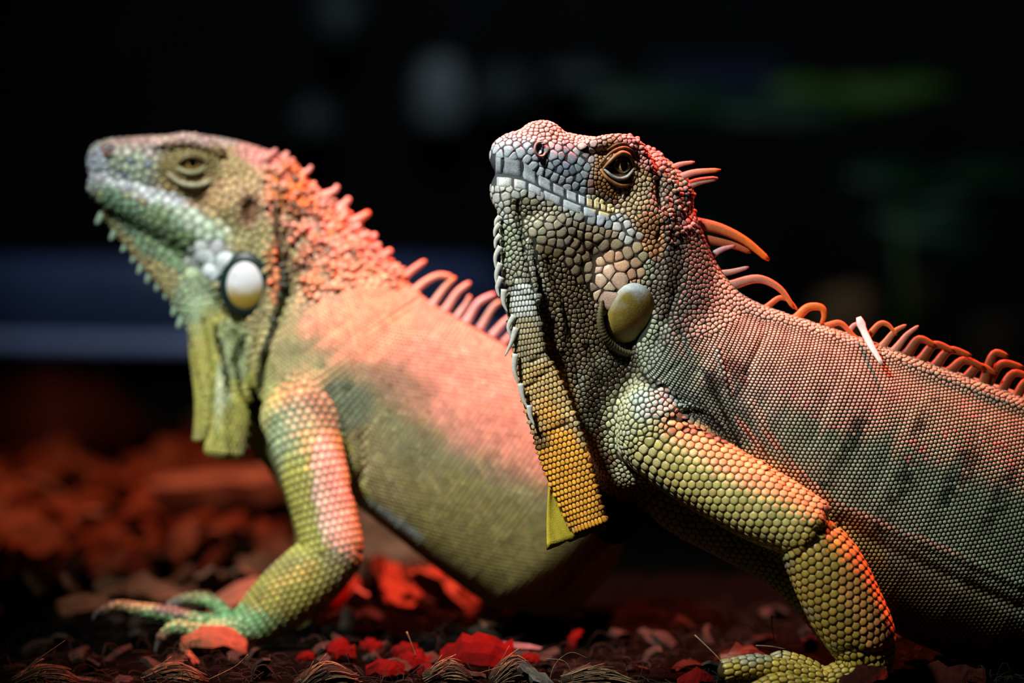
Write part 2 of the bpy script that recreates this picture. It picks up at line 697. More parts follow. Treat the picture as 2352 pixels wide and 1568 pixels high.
class Animal:
    def __init__(self, label, px, py, dz, body, pig, skin_dark=0.3):
        w = to_world(at(px, py, dz)); w[2] = 0.0
        self.base = w
        self.root = thing('iguana', label, 'iguana', tuple(w))
        self.body, self.pig, self.skin_dark = body, pig, skin_dark

    def loc(self, P):
        return to_world(P) - self.base

    def mesh(self, name, V, F, cols, mat, parent=None, **kw):
        return link(name, np_mesh(name, self.loc(V), F, cols), mat, parent or self.root, **kw)

    def skin(self, lo, hi, step):
        V, Q = self.body.mesh(lo, hi, step)
        self.V = V
        self.Q = Q
        n = unit(self.body.grad(V))
        self.N = n
        self.skin_obj = self.mesh('body', V, Q, self.pig(V) * (self.skin_dark(V) if callable(self.skin_dark) else self.skin_dark), M_SKIN)

    def tri_points(self, n, mask):
        q = self.Q[mask[self.Q].all(1)]
        a, b, c, d = [self.V[q[:, i]] for i in range(4)]
        area = np.linalg.norm(np.cross(c - a, d - b), axis=1)
        i = RNG.choice(len(q), n, p=area / area.sum())
        u, v = RNG.random((n, 1)), RNG.random((n, 1))
        return (a[i] * (1 - u) + b[i] * u) * (1 - v) + (d[i] * (1 - u) + c[i] * u) * v

    def scales(self, seeds, K, single=0, tilt=0.0, jit=0.09, light=1.25, rim=0.86):
        P, T, R, H, G = seeds.arrays()
        g = self.body.grad(P); N = unit(g)
        V, fq, ft, mean = scale_plates(P, N, T, R, H, G, K, tilt, rim)
        n, m = V.shape[:2]
        col = np.clip(self.pig(P, jit) * light, 0, 1)
        C = np.repeat(col[:, None, :], m, 1)
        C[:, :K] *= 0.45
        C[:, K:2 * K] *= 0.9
        px = P[:, 0] / (1 + P[:, 2] / FPX) + 1176
        score = mean * np.clip(-N[:, 2], 0, 1) * (px < 2352) * (px > 0) - 1e3 * (P[:, 2] > 900)
        order = np.argsort(-score)
        one, rest = order[:single], order[single:]
        for i in one:
            me = np_mesh('scale', self.loc(V[i]), [fq, ft], C[i])
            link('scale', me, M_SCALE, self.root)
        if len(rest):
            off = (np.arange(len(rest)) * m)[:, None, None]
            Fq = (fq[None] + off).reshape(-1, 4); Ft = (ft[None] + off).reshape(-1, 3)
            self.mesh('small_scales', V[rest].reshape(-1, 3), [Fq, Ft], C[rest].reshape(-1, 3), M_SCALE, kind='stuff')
        print('scales', n, 'tris', n * (5 * K), round(time.time() - T0, 1))

    def disc(self, name, pix, rx, ry, rot, hgt, colfn, bulge=0.5, sink=1.0, mat=None, dz=0.0, keel=0.0, lobes=0.0, **kw):
        """a domed plate lying on the skin"""
        p, ok = self.body.raycast([pix])
        p = p[0] + np.array([0, 0, dz])
        n = unit(self.body.grad(p[None], 8.0))[0]
        k = 1 + p[2] / FPX
        t1 = unit(np.array([math.cos(rot), math.sin(rot), 0]) - n * (np.array([math.cos(rot), math.sin(rot), 0]) @ n))
        t2 = np.cross(n, t1)
        K, RN = 30, 9
        V, F3, F4 = [p + n * hgt * k], [], []
        for i in range(1, RN + 1):
            f = i / RN
            for j in range(K):
                a = 2 * math.pi * j / K
                q = 1 + lobes * math.cos(3 * a + 0.6)
                h = hgt * (1 - f ** (1.6 + 2 * bulge)) - (sink if i == RN else 0)
                V.append(p + (t1 * rx * math.cos(a) * f * q + t2 * ry * math.sin(a) * f * q + n * h) * k)
        for j in range(K):
            F3.append([0, 1 + j, 1 + (j + 1) % K])
        for i in range(RN - 1):
            for j in range(K):
                a, b = 1 + i * K + j, 1 + i * K + (j + 1) % K
                F4.append([a, a + K, b + K, b])
        V = np.array(V)
        return self.mesh(name, V, [np.array(F4), np.array(F3)], colfn(V), mat or M_HORN, **kw)

    def spine(self, name, pts, r0, col, tip=None, flat=0.55, dz=None, tipcol=None, n=5, parent=None, taper=0.75, side=(0, 0, 1), label=None, mat=None):
        """a curved spine through photo pixels; dz is its depth (units)"""
        pts = np.asarray(pts, float)
        if pts.shape[1] == 2:
            pts = np.column_stack([pts, np.full(len(pts), dz)])
        k = 1 + pts[0, 2] / FPX
        if name == 'crest_spine':
            d0 = pts[1] - pts[0]
            pts = np.vstack([pts[0] - d0 * min(1.0, 16 / np.linalg.norm(d0)), pts])
        Cc = np.array([at(*p) for p in pts])
        path = smooth_path(Cc, n)
        m = len(path)
        t = np.linspace(0, 1, m)
        r = r0 * k * (1 - taper * t ** 1.3)
        r[-1] *= 0.45
        V, F = tube(path, r, flat, side, 8)
        tt = np.concatenate([np.repeat(t, 8), [0, 1]])[:, None]
        c = lin(col) * (1 - tt ** 2) + lin(tipcol or col) * tt ** 2
        c = c * (0.85 + 0.3 * vnoise(V, 7, 2))[:, None]
        kw = {'label': label} if label else {}
        return self.mesh(name, V, F, c, mat or M_HORN, parent, **kw)


def eye(an, hf, pix, w, r, iris, pupil_r, look=(0, 0)):
    """eyeball with iris and upright pupil, facing out of the head side"""
    c = hf.cart(np.array([hf.p(pix[0], pix[1], w)]))[0]
    axis = unit(hf.W + np.array([look[0], look[1], 0]))
    up = unit(np.array([0, 1.0, 0]) - axis * axis[1])
    rt = np.cross(up, axis)
    k = hf.k
    nr, ns = 40, 64
    V, C, F = [], [], []
    for i in range(nr + 1):
        th = math.pi * 0.75 * i / nr
        for j in range(ns):
            a = 2 * math.pi * j / ns
            d = axis * math.cos(th) + (rt * math.cos(a) + up * math.sin(a)) * math.sin(th)
            V.append(c + d * r * k)
            x, y = math.sin(th) * math.cos(a) * r, math.sin(th) * math.sin(a) * r
            e = math.hypot(x / pupil_r[0], y / pupil_r[1])
            rr = math.hypot(x, y) / iris
            if e < 1:
                col = np.array([0.002, 0.002, 0.002])
            elif e < 1.22:
                col = lin((200, 160, 90))
            elif rr < 1:
                col = lin((130, 92, 42)) * (0.75 + 0.5 * random.random()) * (1.1 - 0.45 * rr)
            else:
                col = lin((62, 44, 28))
            C.append(col)
    for i in range(nr):
        for j in range(ns):
            b = (j + 1) % ns
            F.append([i * ns + j, (i + 1) * ns + j, (i + 1) * ns + b, i * ns + b])
    return an.mesh('eyeball', np.array(V), np.array(F), np.array(C), M_EYE)


def lid(an, hf, pts, w, r, col, flat=1.0, name='eyelid', dw=None, n=5, seg=10):
    pts = np.asarray(pts, float)
    L = np.array([hf.p(p[0], p[1], w + (dw[i] if dw is not None else 0)) for i, p in enumerate(pts)])
    path = smooth_path(hf.cart(L), 14)
    rr = np.full(len(path), r * hf.k); t = np.linspace(0, 1, len(path))
    rr *= 0.45 + 0.55 * np.sin(math.pi * np.clip(t, 0.02, 0.98)) ** 0.5
    rr = rr * (1 + 0.16 * np.where(np.arange(len(path)) % 2, 1, -1) * (t > 0.02) * (t < 0.98))
    V, F = tube(path, rr, flat, hf.W, seg)
    ring = np.concatenate([np.repeat(np.where(np.arange(len(path)) % 2, 1.12, 0.7), seg), [1, 1]])
    c = lin(col)[None] * ring[:, None] * (0.6 + 0.8 * vnoise(V, 4.5, 4))[:, None]
    return an.mesh(name, V, F, c, M_HORN)


# ================================================================== FRONT IGUANA
hf = HeadFrame(1393, 385, 67, math.radians(22))
B = Body()
# torso, neck, throat
torso = B.add(Chain('torso', [list(at(1560, 850, 105)) + [165, 120], list(at(1700, 940, 130)) + [238, 150], list(at(1850, 1020, 155)) + [280, 175],
                              list(at(2000, 1095, 185)) + [300, 192], list(at(2310, 1222, 255)) + [325, 210], list(at(2640, 1330, 340)) + [300, 200]],
                    (0.25, 0, -0.97), k=30))
neck = B.add(Chain('neck', [list(at(1480, 520, 92)) + [116, 82], list(at(1522, 630, 105)) + [122, 90], list(at(1568, 750, 112)) + [150, 104], list(at(1600, 860, 115)) + [168, 118]],
                   (0.3, 0, -0.95), k=40))
B.add(Chain('dorsal_ridge', [list(at(1572, 520, 106)) + [28, 30], list(at(1598, 600, 108)) + [30, 34], list(at(1640, 672, 112)) + [30, 36], list(at(1715, 716, 118)) + [28, 36], list(at(1800, 748, 124)) + [26, 36],
                              list(at(1900, 783, 132)) + [24, 36], list(at(2050, 832, 142)) + [22, 36], list(at(2250, 905, 165)) + [22, 40], list(at(2450, 985, 200)) + [22, 40]], (0.25, 0, -0.97), k=30))
throat = B.add(Chain('throat', [list(at(1272, 520, 6)) + [92, 56], list(at(1292, 650, 18)) + [112, 46], list(at(1345, 790, 45)) + [100, 46],
                                list(at(1420, 930, 90)) + [112, 70], list(at(1470, 1060, 120)) + [100, 80]], (0.37, 0, -0.93), k=22))
chest = B.add(Ball('chest', at(1412, 1130, 190), (78, 124, 70), k=45))
# head
skull = B.add(Chain('skull', hf.st([(1160, 366, 44, 34), (1185, 366, 58, 46), (1240, 374, 76, 58), (1320, 400, 88, 68), (1390, 414, 96, 76), (1455, 438, 106, 80), (1500, 482, 114, 80)]),
                    (0, 0, 1), k=14, frame=hf))
jaw = B.add(Chain('jaw', hf.st([(1160, 440, 46, 33), (1195, 446, 60, 47), (1270, 474, 70, 60), (1360, 520, 78, 74), (1440, 570, 84, 84)]), (0, 0, 1), k=12, frame=hf))
hb = lambda n, px, py, w, r, k=14, **kw: B.add(Ball(n, hf.p(px, py, w), np.asarray(r, float), k=k, frame=hf, **kw))
hb('cheek_ball', 1470, 500, 48, (62, 66, 42), 22)
hb('jowl', 1425, 655, 34, (78, 92, 52), 30)
hb('snout_horn', 1247, 312, 10, (44, 30, 24), 16)
hb('nose_bump', 1232, 350, 42, (26, 22, 16), 12)
B.add(Chain('brow', [hf.p(1335, 344, 52) + [13, 13], hf.p(1385, 332, 62) + [16, 14], hf.p(1430, 330, 66) + [17, 14], hf.p(1466, 346, 66) + [16, 14], hf.p(1486, 385, 68) + [14, 12]],
            (0, 0, 1), k=12, frame=hf))
hb('eye_mound', 1420, 392, 50, (48, 46, 32), 12)
hb('eye_socket', 1420, 388, 88, (30, 25, 16), 6, sub=True)
hb('nostril_pit', 1238, 350, 60, (11, 14, 17), 3, sub=True)
# mouth, jaw and neck folds
hc = lambda pts, w_, amp: B.add(Crease([hf.p(*p) for p in pts], w_, amp, frame=hf))
hc([(1123, 401, 0), (1140, 402, 24), (1170, 406, 42), (1215, 420, 58), (1264, 443, 66), (1325, 468, 74), (1374, 482, 80), (1407, 490, 84)], 4, 4.5)
hc([(1407, 490, 84), (1440, 530, 88), (1470, 560, 84)], 8, 4)
for i, o in enumerate((12, 26, 40)):
    hc([(1420 + o, 492 - o * 0.2, 84), (1450 + o * 0.8, 530 - o * 0.4, 86), (1478 + o * 0.5, 565 - o * 0.6, 80)], 4, 3)
hc([(1509, 420, 70), (1510, 500, 78), (1506, 580, 78), (1502, 640, 74), (1520, 700, 70)], 10, 14)
B.add(Crease([at(1530, 470, 5), at(1540, 560, 0), at(1530, 650, 0)], 16, -9))
B.add(Crease([at(1580, 500, 25), at(1575, 600, 20), at(1545, 700, 15), at(1500, 800, 10)], 12, 7))
# dewlap ribbon with its turned-up end, and the yellow flap behind
B.add(Chain('chin_fold', [list(at(1165, 470, -40)) + [22, 24], list(at(1178, 540, -40)) + [30, 20], list(at(1190, 640, -46)) + [36, 16]], (-0.35, 0.1, -0.93), k=16))
strip = B.add(Chain('dewlap', [list(at(1186, 560, -42)) + [34, 14], list(at(1200, 690, -52)) + [40, 13], list(at(1214, 800, -50)) + [38, 13], list(at(1246, 900, -46)) + [52, 12],
                               list(at(1280, 1000, -48)) + [57, 12], list(at(1312, 1100, -52)) + [54, 11], list(at(1352, 1206, -54)) + [43, 10]],
                    (-0.35, 0.1, -0.93), k=8, cap=8))
# near arm
uparm = B.add(Chain('upper_arm', [list(at(1500, 985, 35)) + [92, 80], list(at(1560, 1045, -5)) + [88, 76], list(at(1660, 1110, -45)) + [86, 72],
                                  list(at(1760, 1165, -80)) + [84, 68], list(at(1862, 1216, -105)) + [72, 62]], (0.2, 0.1, -0.97), k=14, cap=34))
forearm = B.add(Chain('forearm', [list(at(1846, 1225, -96)) + [66, 60], list(at(1895, 1300, -92)) + [84, 66], list(at(1940, 1390, -82)) + [86, 66],
                                  list(at(1978, 1460, -72)) + [78, 60], list(at(1995, 1512, -66)) + [60, 46]], (0.1, 0, -1), k=9))
shoulder = B.add(Ball('shoulder', at(1496, 975, 10), (78, 105, 70), k=28))
palm = B.add(Chain('palm', [list(at(2000, 1522, -66)) + [46, 44], list(at(1945, 1548, -72)) + [36, 44], list(at(1890, 1564, -76)) + [26, 40]], (0.1, 0, -1), k=12))
toe1 = B.add(Chain('toe', [list(at(1890, 1562, -92)) + [22, 22], list(at(1820, 1546, -104)) + [24, 24], list(at(1740, 1530, -112)) + [26, 25], list(at(1672, 1540, -118)) + [24, 24]], (0.1, 0, -1), k=5))
toe2 = B.add(Chain('toe', [list(at(1900, 1556, -50)) + [18, 20], list(at(1850, 1530, -40)) + [20, 20], list(at(1800, 1514, -34)) + [18, 19], list(at(1778, 1518, -32)) + [16, 17]], (0.1, 0, -1), k=5))
toe3 = B.add(Chain('toe', [list(at(1900, 1590, -122)) + [20, 20], list(at(1840, 1578, -150)) + [22, 22], list(at(1785, 1574, -166)) + [27, 25], list(at(1740, 1590, -175)) + [22, 22]], (0.1, 0, -1), k=5))
toe4 = B.add(Chain('toe', [list(at(1960, 1570, -40)) + [18, 20], list(at(1940, 1568, 0)) + [17, 18], list(at(1905, 1560, 24)) + [15, 16]], (0.1, 0, -1), k=5))
toe5 = B.add(Chain('toe', [list(at(1950, 1590, -100)) + [18, 20], list(at(1925, 1612, -130)) + [17, 18], list(at(1890, 1616, -150)) + [15, 16]], (0.1, 0, -1), k=5))
# far arm, in the dark under the chest
far_arm = B.add(Chain('far_arm', [list(at(1480, 1060, 170)) + [70, 60], list(at(1560, 1160, 150)) + [62, 60], list(at(1660, 1228, 140)) + [50, 50], list(at(1790, 1306, 120)) + [44, 46], list(at(1900, 1420, 110)) + [44, 46], list(at(1960, 1520, 90)) + [40, 44], list(at(1900, 1560, 90)) + [26, 34]], (0, 0, -1), k=16))
# skin folds: throat, shoulder, flank
FOLDS = [
    ([(1190, 470), (1206, 560), (1222, 650), (1240, 720)], 7, 9), ([(1232, 580), (1258, 650), (1286, 710), (1288, 800)], 8, -7),
    ([(1262, 600), (1296, 700), (1318, 800), (1330, 880)], 8, 9), ([(1300, 600), (1338, 660), (1366, 730)], 7, -6), ([(1350, 800), (1385, 880)], 9, 8),
    ([(1222, 830), (1250, 812), (1268, 800)], 7, 5), ([(1222, 1000), (1250, 1000), (1300, 972)], 8, 5), ([(1180, 650), (1215, 670), (1238, 690)], 8, -4), ([(1196, 900), (1240, 868), (1262, 846)], 7, 4),
    ([(1478, 868), (1504, 892), (1530, 886), (1570, 900), (1620, 935), (1660, 985)], 6, 9), ([(1500, 880), (1540, 850), (1560, 836)], 6, 6), ([(1520, 905), (1570, 925), (1610, 950)], 5, 4),
    ([(1560, 950), (1600, 946), (1640, 965), (1680, 1010)], 6, 7), ([(1540, 965), (1580, 968), (1620, 988), (1660, 1020)], 5, 6), ([(1556, 990), (1600, 980), (1640, 1000)], 4, 4), ([(1510, 950), (1550, 940), (1590, 930), (1640, 950)], 5, -4),
    ([(1600, 850), (1630, 870), (1655, 930), (1680, 985), (1700, 1030)], 7, 9), ([(1650, 800), (1668, 870), (1690, 950), (1720, 1020), (1760, 1075)], 7, -5), ([(1560, 760), (1580, 810), (1600, 850)], 6, 5),
    ([(1690, 950), (1720, 1000), (1780, 1060)], 9, 7), ([(1715, 860), (1735, 810), (1760, 770)], 7, 6), ([(1725, 930), (1790, 1030), (1900, 1140), (2050, 1215), (2230, 1290), (2345, 1340)], 11, -5),
    ([(1770, 1075), (1880, 1165), (2010, 1245), (2200, 1335), (2340, 1395)], 16, 7), ([(1870, 1010), (1905, 910), (1960, 830)], 14, 3), ([(2010, 1120), (2060, 990), (2120, 890)], 16, 3), ([(2180, 1160), (2220, 1040), (2260, 950)], 16, 3),
    ([(1850, 1206), (1885, 1222), (1930, 1206)], 6, 6), ([(1830, 1290), (1850, 1260), (1880, 1240)], 6, 3), ([(1920, 1500), (1960, 1492), (2000, 1500), (2050, 1490)], 7, 5),
]
_c0 = len(B.creases)
for pts, w_, a in FOLDS:
    crease_px(B, pts, w_, a)

pg = PigmentShade(1.0, (142, 154, 128))
pg.blob(2150, 1150, 420, 260, (146, 162, 134), 0.85, 25)
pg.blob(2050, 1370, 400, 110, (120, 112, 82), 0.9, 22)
pg.blob(1800, 800, 330, 120, (182, 164, 144), 0.9, 28)
pg.blob(1700, 900, 120, 120, (185, 170, 152), 0.7, 30)
pg.blob(1665, 880, 45, 70, (95, 80, 75), 0.8, 40, spots=0.35)
pg.blob(1650, 960, 110, 60, (112, 118, 105), 0.9, 25)
pg.blob(1530, 860, 60, 110, (125, 135, 120), 0.9)
pg.blob(1575, 600, 80, 190, (84, 78, 68), 1.0, 6)  # neck behind the jaw: its shade is put into the colour
pg.blob(1560, 440, 40, 90, (160, 128, 120), 0.8, -15, spots=0.4)
pg.blob(1592, 500, 14, 70, (170, 120, 112), 0.8, 10)
for cx, cy, rx, ry, rot in ((1960, 1000, 26, 80, 30), (2080, 1100, 24, 90, 32), (2210, 1090, 30, 110, 32), (2010, 1230, 24, 60, 30), (2300, 1150, 26, 100, 30), (2130, 960, 20, 60, 35), (1880, 1120, 16, 50, 30)):
    pg.blob(cx, cy, rx, ry, (70, 82, 66), 0.85, rot, edge=0.9, spots=0.38)
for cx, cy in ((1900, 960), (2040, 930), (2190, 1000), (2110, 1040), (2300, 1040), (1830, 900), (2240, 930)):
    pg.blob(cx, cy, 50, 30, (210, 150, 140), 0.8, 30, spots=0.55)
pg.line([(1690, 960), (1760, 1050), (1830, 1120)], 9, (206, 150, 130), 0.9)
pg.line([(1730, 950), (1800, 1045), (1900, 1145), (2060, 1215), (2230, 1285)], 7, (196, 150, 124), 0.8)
pg.line([(1760, 1075), (1860, 1165), (2000, 1235)], 18, (84, 70, 56), 0.7)  # shade under the flank fold, put into the colour
# throat and dewlap
pg.blob(1300, 720, 130, 200, (94, 82, 58), 1.0)  # throat colour darkened to carry the shade under the jaw
pg.blob(1420, 950, 80, 170, (52, 44, 30), 1.0)  # shadow on the neck and chest underside, put into the colour
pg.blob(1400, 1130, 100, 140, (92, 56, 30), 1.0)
pg.blob(1200, 690, 55, 120, (128, 130, 112), 1.0, edge=0.3)
pg.blob(1205, 820, 48, 100, (150, 140, 105), 1.0)
pg.blob(1205, 690, 30, 40, (185, 195, 190), 0.9)  # highlight on the dewlap, painted as a pale patch
pg.blob(1250, 910, 70, 70, (190, 160, 100), 1.0)
pg.blob(1305, 1080, 70, 150, (216, 152, 48), 1.0, 70 - 90)
pg.blob(1242, 1012, 24, 22, (70, 56, 34), 0.8, edge=0.9)  # shading of the dewlap crease, painted into the colour
pg.blob(1300, 975, 18, 14, (120, 95, 60), 0.8)  # painted shade at the other end of that crease
# head
pg.blob(1400, 430, 130, 130, (150, 118, 84), 1.0, edge=0.3)
pg.blob(1250, 340, 140, 60, (172, 158, 152), 1.0)
pg.blob(1330, 315, 150, 34, (190, 160, 152), 1.0, 6)
pg.blob(1200, 400, 130, 80, (160, 172, 180), 1.0, 15)
pg.blob(1310, 405, 55, 70, (128, 142, 150), 1.0, 20)
pg.blob(1300, 370, 30, 34, (98, 112, 125), 0.7)
pg.blob(1420, 392, 62, 66, (150, 112, 70), 1.0)
pg.blob(1385, 450, 40, 36, (118, 78, 40), 1.0, 30)
pg.blob(1470, 455, 46, 60, (168, 148, 112), 1.0)
pg.blob(1490, 540, 36, 60, (158, 112, 72), 0.9)
pg.blob(1300, 460, 170, 38, (160, 172, 178), 1.0, 24)
pg.blob(1380, 475, 40, 16, (205, 190, 135), 0.9, 22)
pg.blob(1440, 535, 42, 22, (185, 190, 185), 0.9, 35)
pg.blob(1160, 460, 45, 50, (165, 170, 165), 1.0)
pg.blob(1280, 515, 130, 40, (142, 140, 118), 1.0, 22)
pg.blob(1385, 590, 90, 60, (150, 138, 112), 1.0, 25)
pg.blob(1430, 620, 60, 40, (178, 142, 112), 0.9, 25)
pg.blob(1400, 670, 40, 50, (186, 162, 140), 0.9)
pg.blob(1520, 420, 24, 70, (120, 112, 100), 0.8, 10)
pg.blob(1480, 350, 60, 30, (190, 130, 125), 0.9, 35)
pg.blob(1240, 284, 60, 30, (205, 165, 158), 1.0)
# arm
pg.blob(1470, 990, 80, 120, (186, 192, 150), 1.0)
pg.blob(1530, 930, 80, 50, (170, 188, 176), 1.0)
pg.blob(1690, 1130, 240, 95, (176, 166, 96), 1.0, 32)
pg.blob(1700, 1060, 210, 40, (206, 158, 104), 1.0, 28)  # orange arm top: own tone plus painted red lamp light
pg.blob(1940, 1370, 200, 110, (164, 138, 62), 1.0, 62)
pg.blob(1985, 1380, 160, 50, (206, 150, 80), 0.9, 66)  # orange forearm edge, red lamp light put into the colour
pg.blob(1860, 1560, 290, 70, (172, 152, 62), 1.0)
pg.blob(1790, 1590, 80, 26, (206, 108, 40), 1.0)
pg.blob(1600, 1260, 240, 60, (165, 152, 70), 0.0, 38)



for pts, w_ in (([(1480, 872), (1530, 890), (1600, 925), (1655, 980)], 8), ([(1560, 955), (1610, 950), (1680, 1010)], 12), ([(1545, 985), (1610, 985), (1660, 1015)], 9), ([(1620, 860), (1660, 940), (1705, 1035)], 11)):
    pg.line(pts, w_, (58, 56, 50), 0.75)  # painted shade in the shoulder wrinkles


def front_skin(V):
    x, y = V[:, 0] + 1176, V[:, 1] + 784
    h = np.clip((660 - y) / 120, 0, 1) * np.clip((1560 - x) / 60, 0, 1)
    return (0.10 + 0.06 * h)[:, None]


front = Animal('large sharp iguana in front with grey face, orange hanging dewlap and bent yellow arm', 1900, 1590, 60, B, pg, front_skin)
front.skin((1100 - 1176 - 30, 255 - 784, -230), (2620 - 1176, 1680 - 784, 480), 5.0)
print('front skin', len(front.V), round(time.time() - T0, 1))

sd = Seeds()
sd.add(*chain_seeds(B, torso, 9.4, 150, 0.4, 0.2))
sd.add(*chain_seeds(B, uparm, 17, 24, 0.2, 0.03))
sd.add(*chain_seeds(B, forearm, 17.5, 24, 0.2, 0.03))
sd.add(*chain_seeds(B, strip, 12.5, 21, 0.15, 0.06, facing=2, shift=25))
sd.add(*chain_seeds(B, far_arm, 15, 20, 0.25, 0.06, facing=0.4))
sd.add(*chain_seeds(B, palm, 17, 17, 0.3, 0.04, facing=0.7))
for t in (toe1, toe2, toe3, toe4, toe5):
    sd.add(*chain_seeds(B, t, 17, 10, 0.3, 0.03, facing=0.8))


# hand-placed head plates (photo pixels on the near side), kept where the real rows run
def row(pts, n, r, r1=None):
    p = smooth_path(np.asarray(pts, float), 12)
    L = np.concatenate([[0], np.cumsum(np.linalg.norm(np.diff(p, axis=0), axis=1))])
    t = (np.arange(n) + 0.5) / n * L[-1]
    return [(np.interp(a, L, p[:, 0]), np.interp(a, L, p[:, 1]), r + ((r1 or r) - r) * i / max(1, n - 1)) for i, a in enumerate(t)]


plates = []
plates += [(1166, 345, 13), (1197, 349, 12), (1140, 455, 13), (1160, 450, 12), (1140, 340, 10), (1185, 448, 10)]
plates += row([(1300, 506), (1345, 524), (1400, 535), (1450, 552)], 10, 9, 9)
plates += [(1270, 356, 13), (1281, 340, 10), (1312, 362, 14), (1300, 345, 9), (1345, 355, 11), (1258, 395, 9), (1286, 390, 9), (1300, 398, 9), (1316, 390, 10), (1290, 412, 9), (1308, 415, 9), (1330, 410, 10), (1325, 385, 9), (1275, 373, 9)]
plates += [(1398, 692, 24), (1424, 642, 19), (1378, 642, 17), (1398, 625, 16), (1427, 612, 15), (1350, 615, 15), (1375, 600, 14), (1345, 590, 13), (1400, 588, 14), (1320, 560, 13), (1350, 562, 13), (1385, 565, 14), (1415, 560, 12), (1290, 535, 12), (1262, 520, 11)]
pp = np.array([q[:2] for q in plates]); pr = np.array([q[2] for q in plates], float)
PP, ok = B.raycast(pp)
PP, pr = PP[ok], pr[ok]
far = hf.local(PP, False); far[:, 2] *= -1
far = B.project(hf.cart(far), 2, 6)
NF = unit(B.grad(far))
ff = NF[:, 2] < 0.5
HP = np.concatenate([PP, far[ff]]); HR = np.concatenate([pr, pr[ff]])
sd.add(HP, -hf.F, HR, 0.1, 0.03)

own = B.sdf(front.V, True)[1]
nm = np.array([p.name for p in B.parts] + ['none'])[own]
pois = ~np.isin(nm, ['torso', 'upper_arm', 'forearm', 'dewlap', 'palm', 'toe', 'far_arm', 'chest']) & (front.N[:, 2] < 0.6)
pois |= (nm == 'torso') & (front.V[:, 0] + 1176 < 1650) & (front.N[:, 2] < 0.4)
pois |= np.isin(nm, ['upper_arm', 'palm']) & (front.N[:, 2] < 0.4)
cand = front.tri_points(110000, pois)
x, y = cand[:, 0] + 1176, cand[:, 1] + 784
rad = np.full(len(cand), 5.2)
rad = np.where(y < 640, 5.6, rad)


def near(cx, cy, rx, ry):
    return ((x - cx) / rx) ** 2 + ((y - cy) / ry) ** 2 < 1


rad[near(1250, 380, 150, 90)] = 9.0
rad[near(1270, 300, 170, 36)] = 4.8
rad[near(1420, 392, 66, 64)] = 4.2
rad[near(1480, 470, 50, 80)] = 5.2
rad[near(1340, 545, 130, 50)] = 10.5
rad[near(1390, 600, 90, 65)] = 12.0
rad[near(1165, 440, 48, 50)] = 7.5
rad[near(1400, 660, 40, 60)] = 12.0
rad[near(1490, 970, 95, 130)] = 6.4
ex, ey = 1420 - 1176, 388 - 784
mouth = smooth_path(np.array([(1123, 401), (1162, 404), (1215, 420), (1264, 443), (1325, 468), (1374, 482), (1407, 490), (1440, 528)], float), 8)
dm = np.min(np.hypot(x[:, None] - mouth[None, :, 0], y[:, None] - mouth[None, :, 1]), 1)
keepm = dm > 5


def inside(poly):
    poly = np.asarray(poly, float)
    c = np.zeros(len(x), bool)
    for i in range(len(poly)):
        x0, y0 = poly[i]; x1, y1 = poly[i - 1]
        hit = ((y0 > y) != (y1 > y)) & (x < (x1 - x0) * (y - y0) / (y1 - y0 + 1e-9) + x0)
        c ^= hit
    return c


UP_LO = [(1126, 400), (1162, 403), (1198, 412), (1264, 440), (1325, 467), (1374, 481), (1406, 489)]
UP_HI = [(1128, 352), (1155, 356), (1200, 366), (1265, 414), (1327, 443), (1378, 463), (1408, 482)]
LO_HI = [(1126, 402), (1165, 405), (1210, 416), (1264, 441), (1325, 467), (1374, 481), (1404, 490)]
LO_LO = [(1127, 434), (1178, 434), (1211, 441), (1246, 458), (1290, 479), (1348, 500), (1402, 512)]
keepm &= ~near(1450, 724, 52, 70)
keepm &= ~inside(UP_LO + UP_HI[::-1]) & ~inside(LO_HI + LO_LO[::-1])
keepc = keepm & ~(((cand[:, 0] - ex) / 36) ** 2 + ((cand[:, 1] - ey) / 32) ** 2 < 1) | (cand[:, 2] > 60)
cand, rad = cand[keepc], rad[keepc]
fixP = np.concatenate(sd.P); fixR = np.concatenate(sd.R)
kp = poisson_seeds(cand, rad, fixP, fixR * 0.8)
cp = B.project(cand[kp], 2, 6); cr = rad[kp]
hgt = np.where(cr > 6.5, 0.13, 0.3)
xx, yy = cp[:, 0] + 1176, cp[:, 1] + 784
# knobby tubercles on crown, nape
kn = (yy < 560) & ((xx > 1515) | ((yy < 350) & (xx > 1430))) & (cr < 6.5) & (RNG.random(len(cp)) < 0.22) & (cp[:, 2] < 130)
hgt[kn] = 1.2
sd.add(cp, -hf.F, cr, hgt, np.where(cr > 6.5, 0.035, 0.09))
front.scales(sd, 12, single=300, tilt=0.10)

# ------------------------------------------------------------------ front iguana: eye, lips, plates, spines
eye(front, hf, (1423, 384), 60, 26, 20, (9.5, 13.5), look=(-0.05, 0.0))
lid(front, hf, [(1383, 392), (1398, 376), (1412, 363), (1426, 356), (1441, 361), (1450, 375), (1455, 388)], 83, 5, (160, 112, 66), dw=[-8, 0, 3, 4, 2, -2, -8])
lid(front, hf, [(1383, 392), (1394, 402), (1406, 411), (1420, 415), (1436, 411), (1447, 400), (1455, 386)], 82, 4, (160, 164, 158), dw=[-8, -1, 2, 3, 2, -1, -8])
lid(front, hf, [(1378, 396), (1390, 412), (1406, 424), (1422, 430), (1438, 428), (1452, 418)], 80, 4.5, (160, 112, 66), dw=[-8, -1, 1, 2, 0, -4], name='eyelid_fold')
lid(front, hf, [(1376, 384), (1392, 364), (1410, 350), (1430, 344), (1448, 350), (1460, 368)], 80, 3.6, (118, 84, 52), dw=[-8, 0, 2, 2, 0, -6], name='eyelid_fold')
lid(front, hf, [(1392, 350), (1412, 338), (1432, 334), (1452, 342)], 79, 3, (112, 80, 50), name='eyelid_fold')


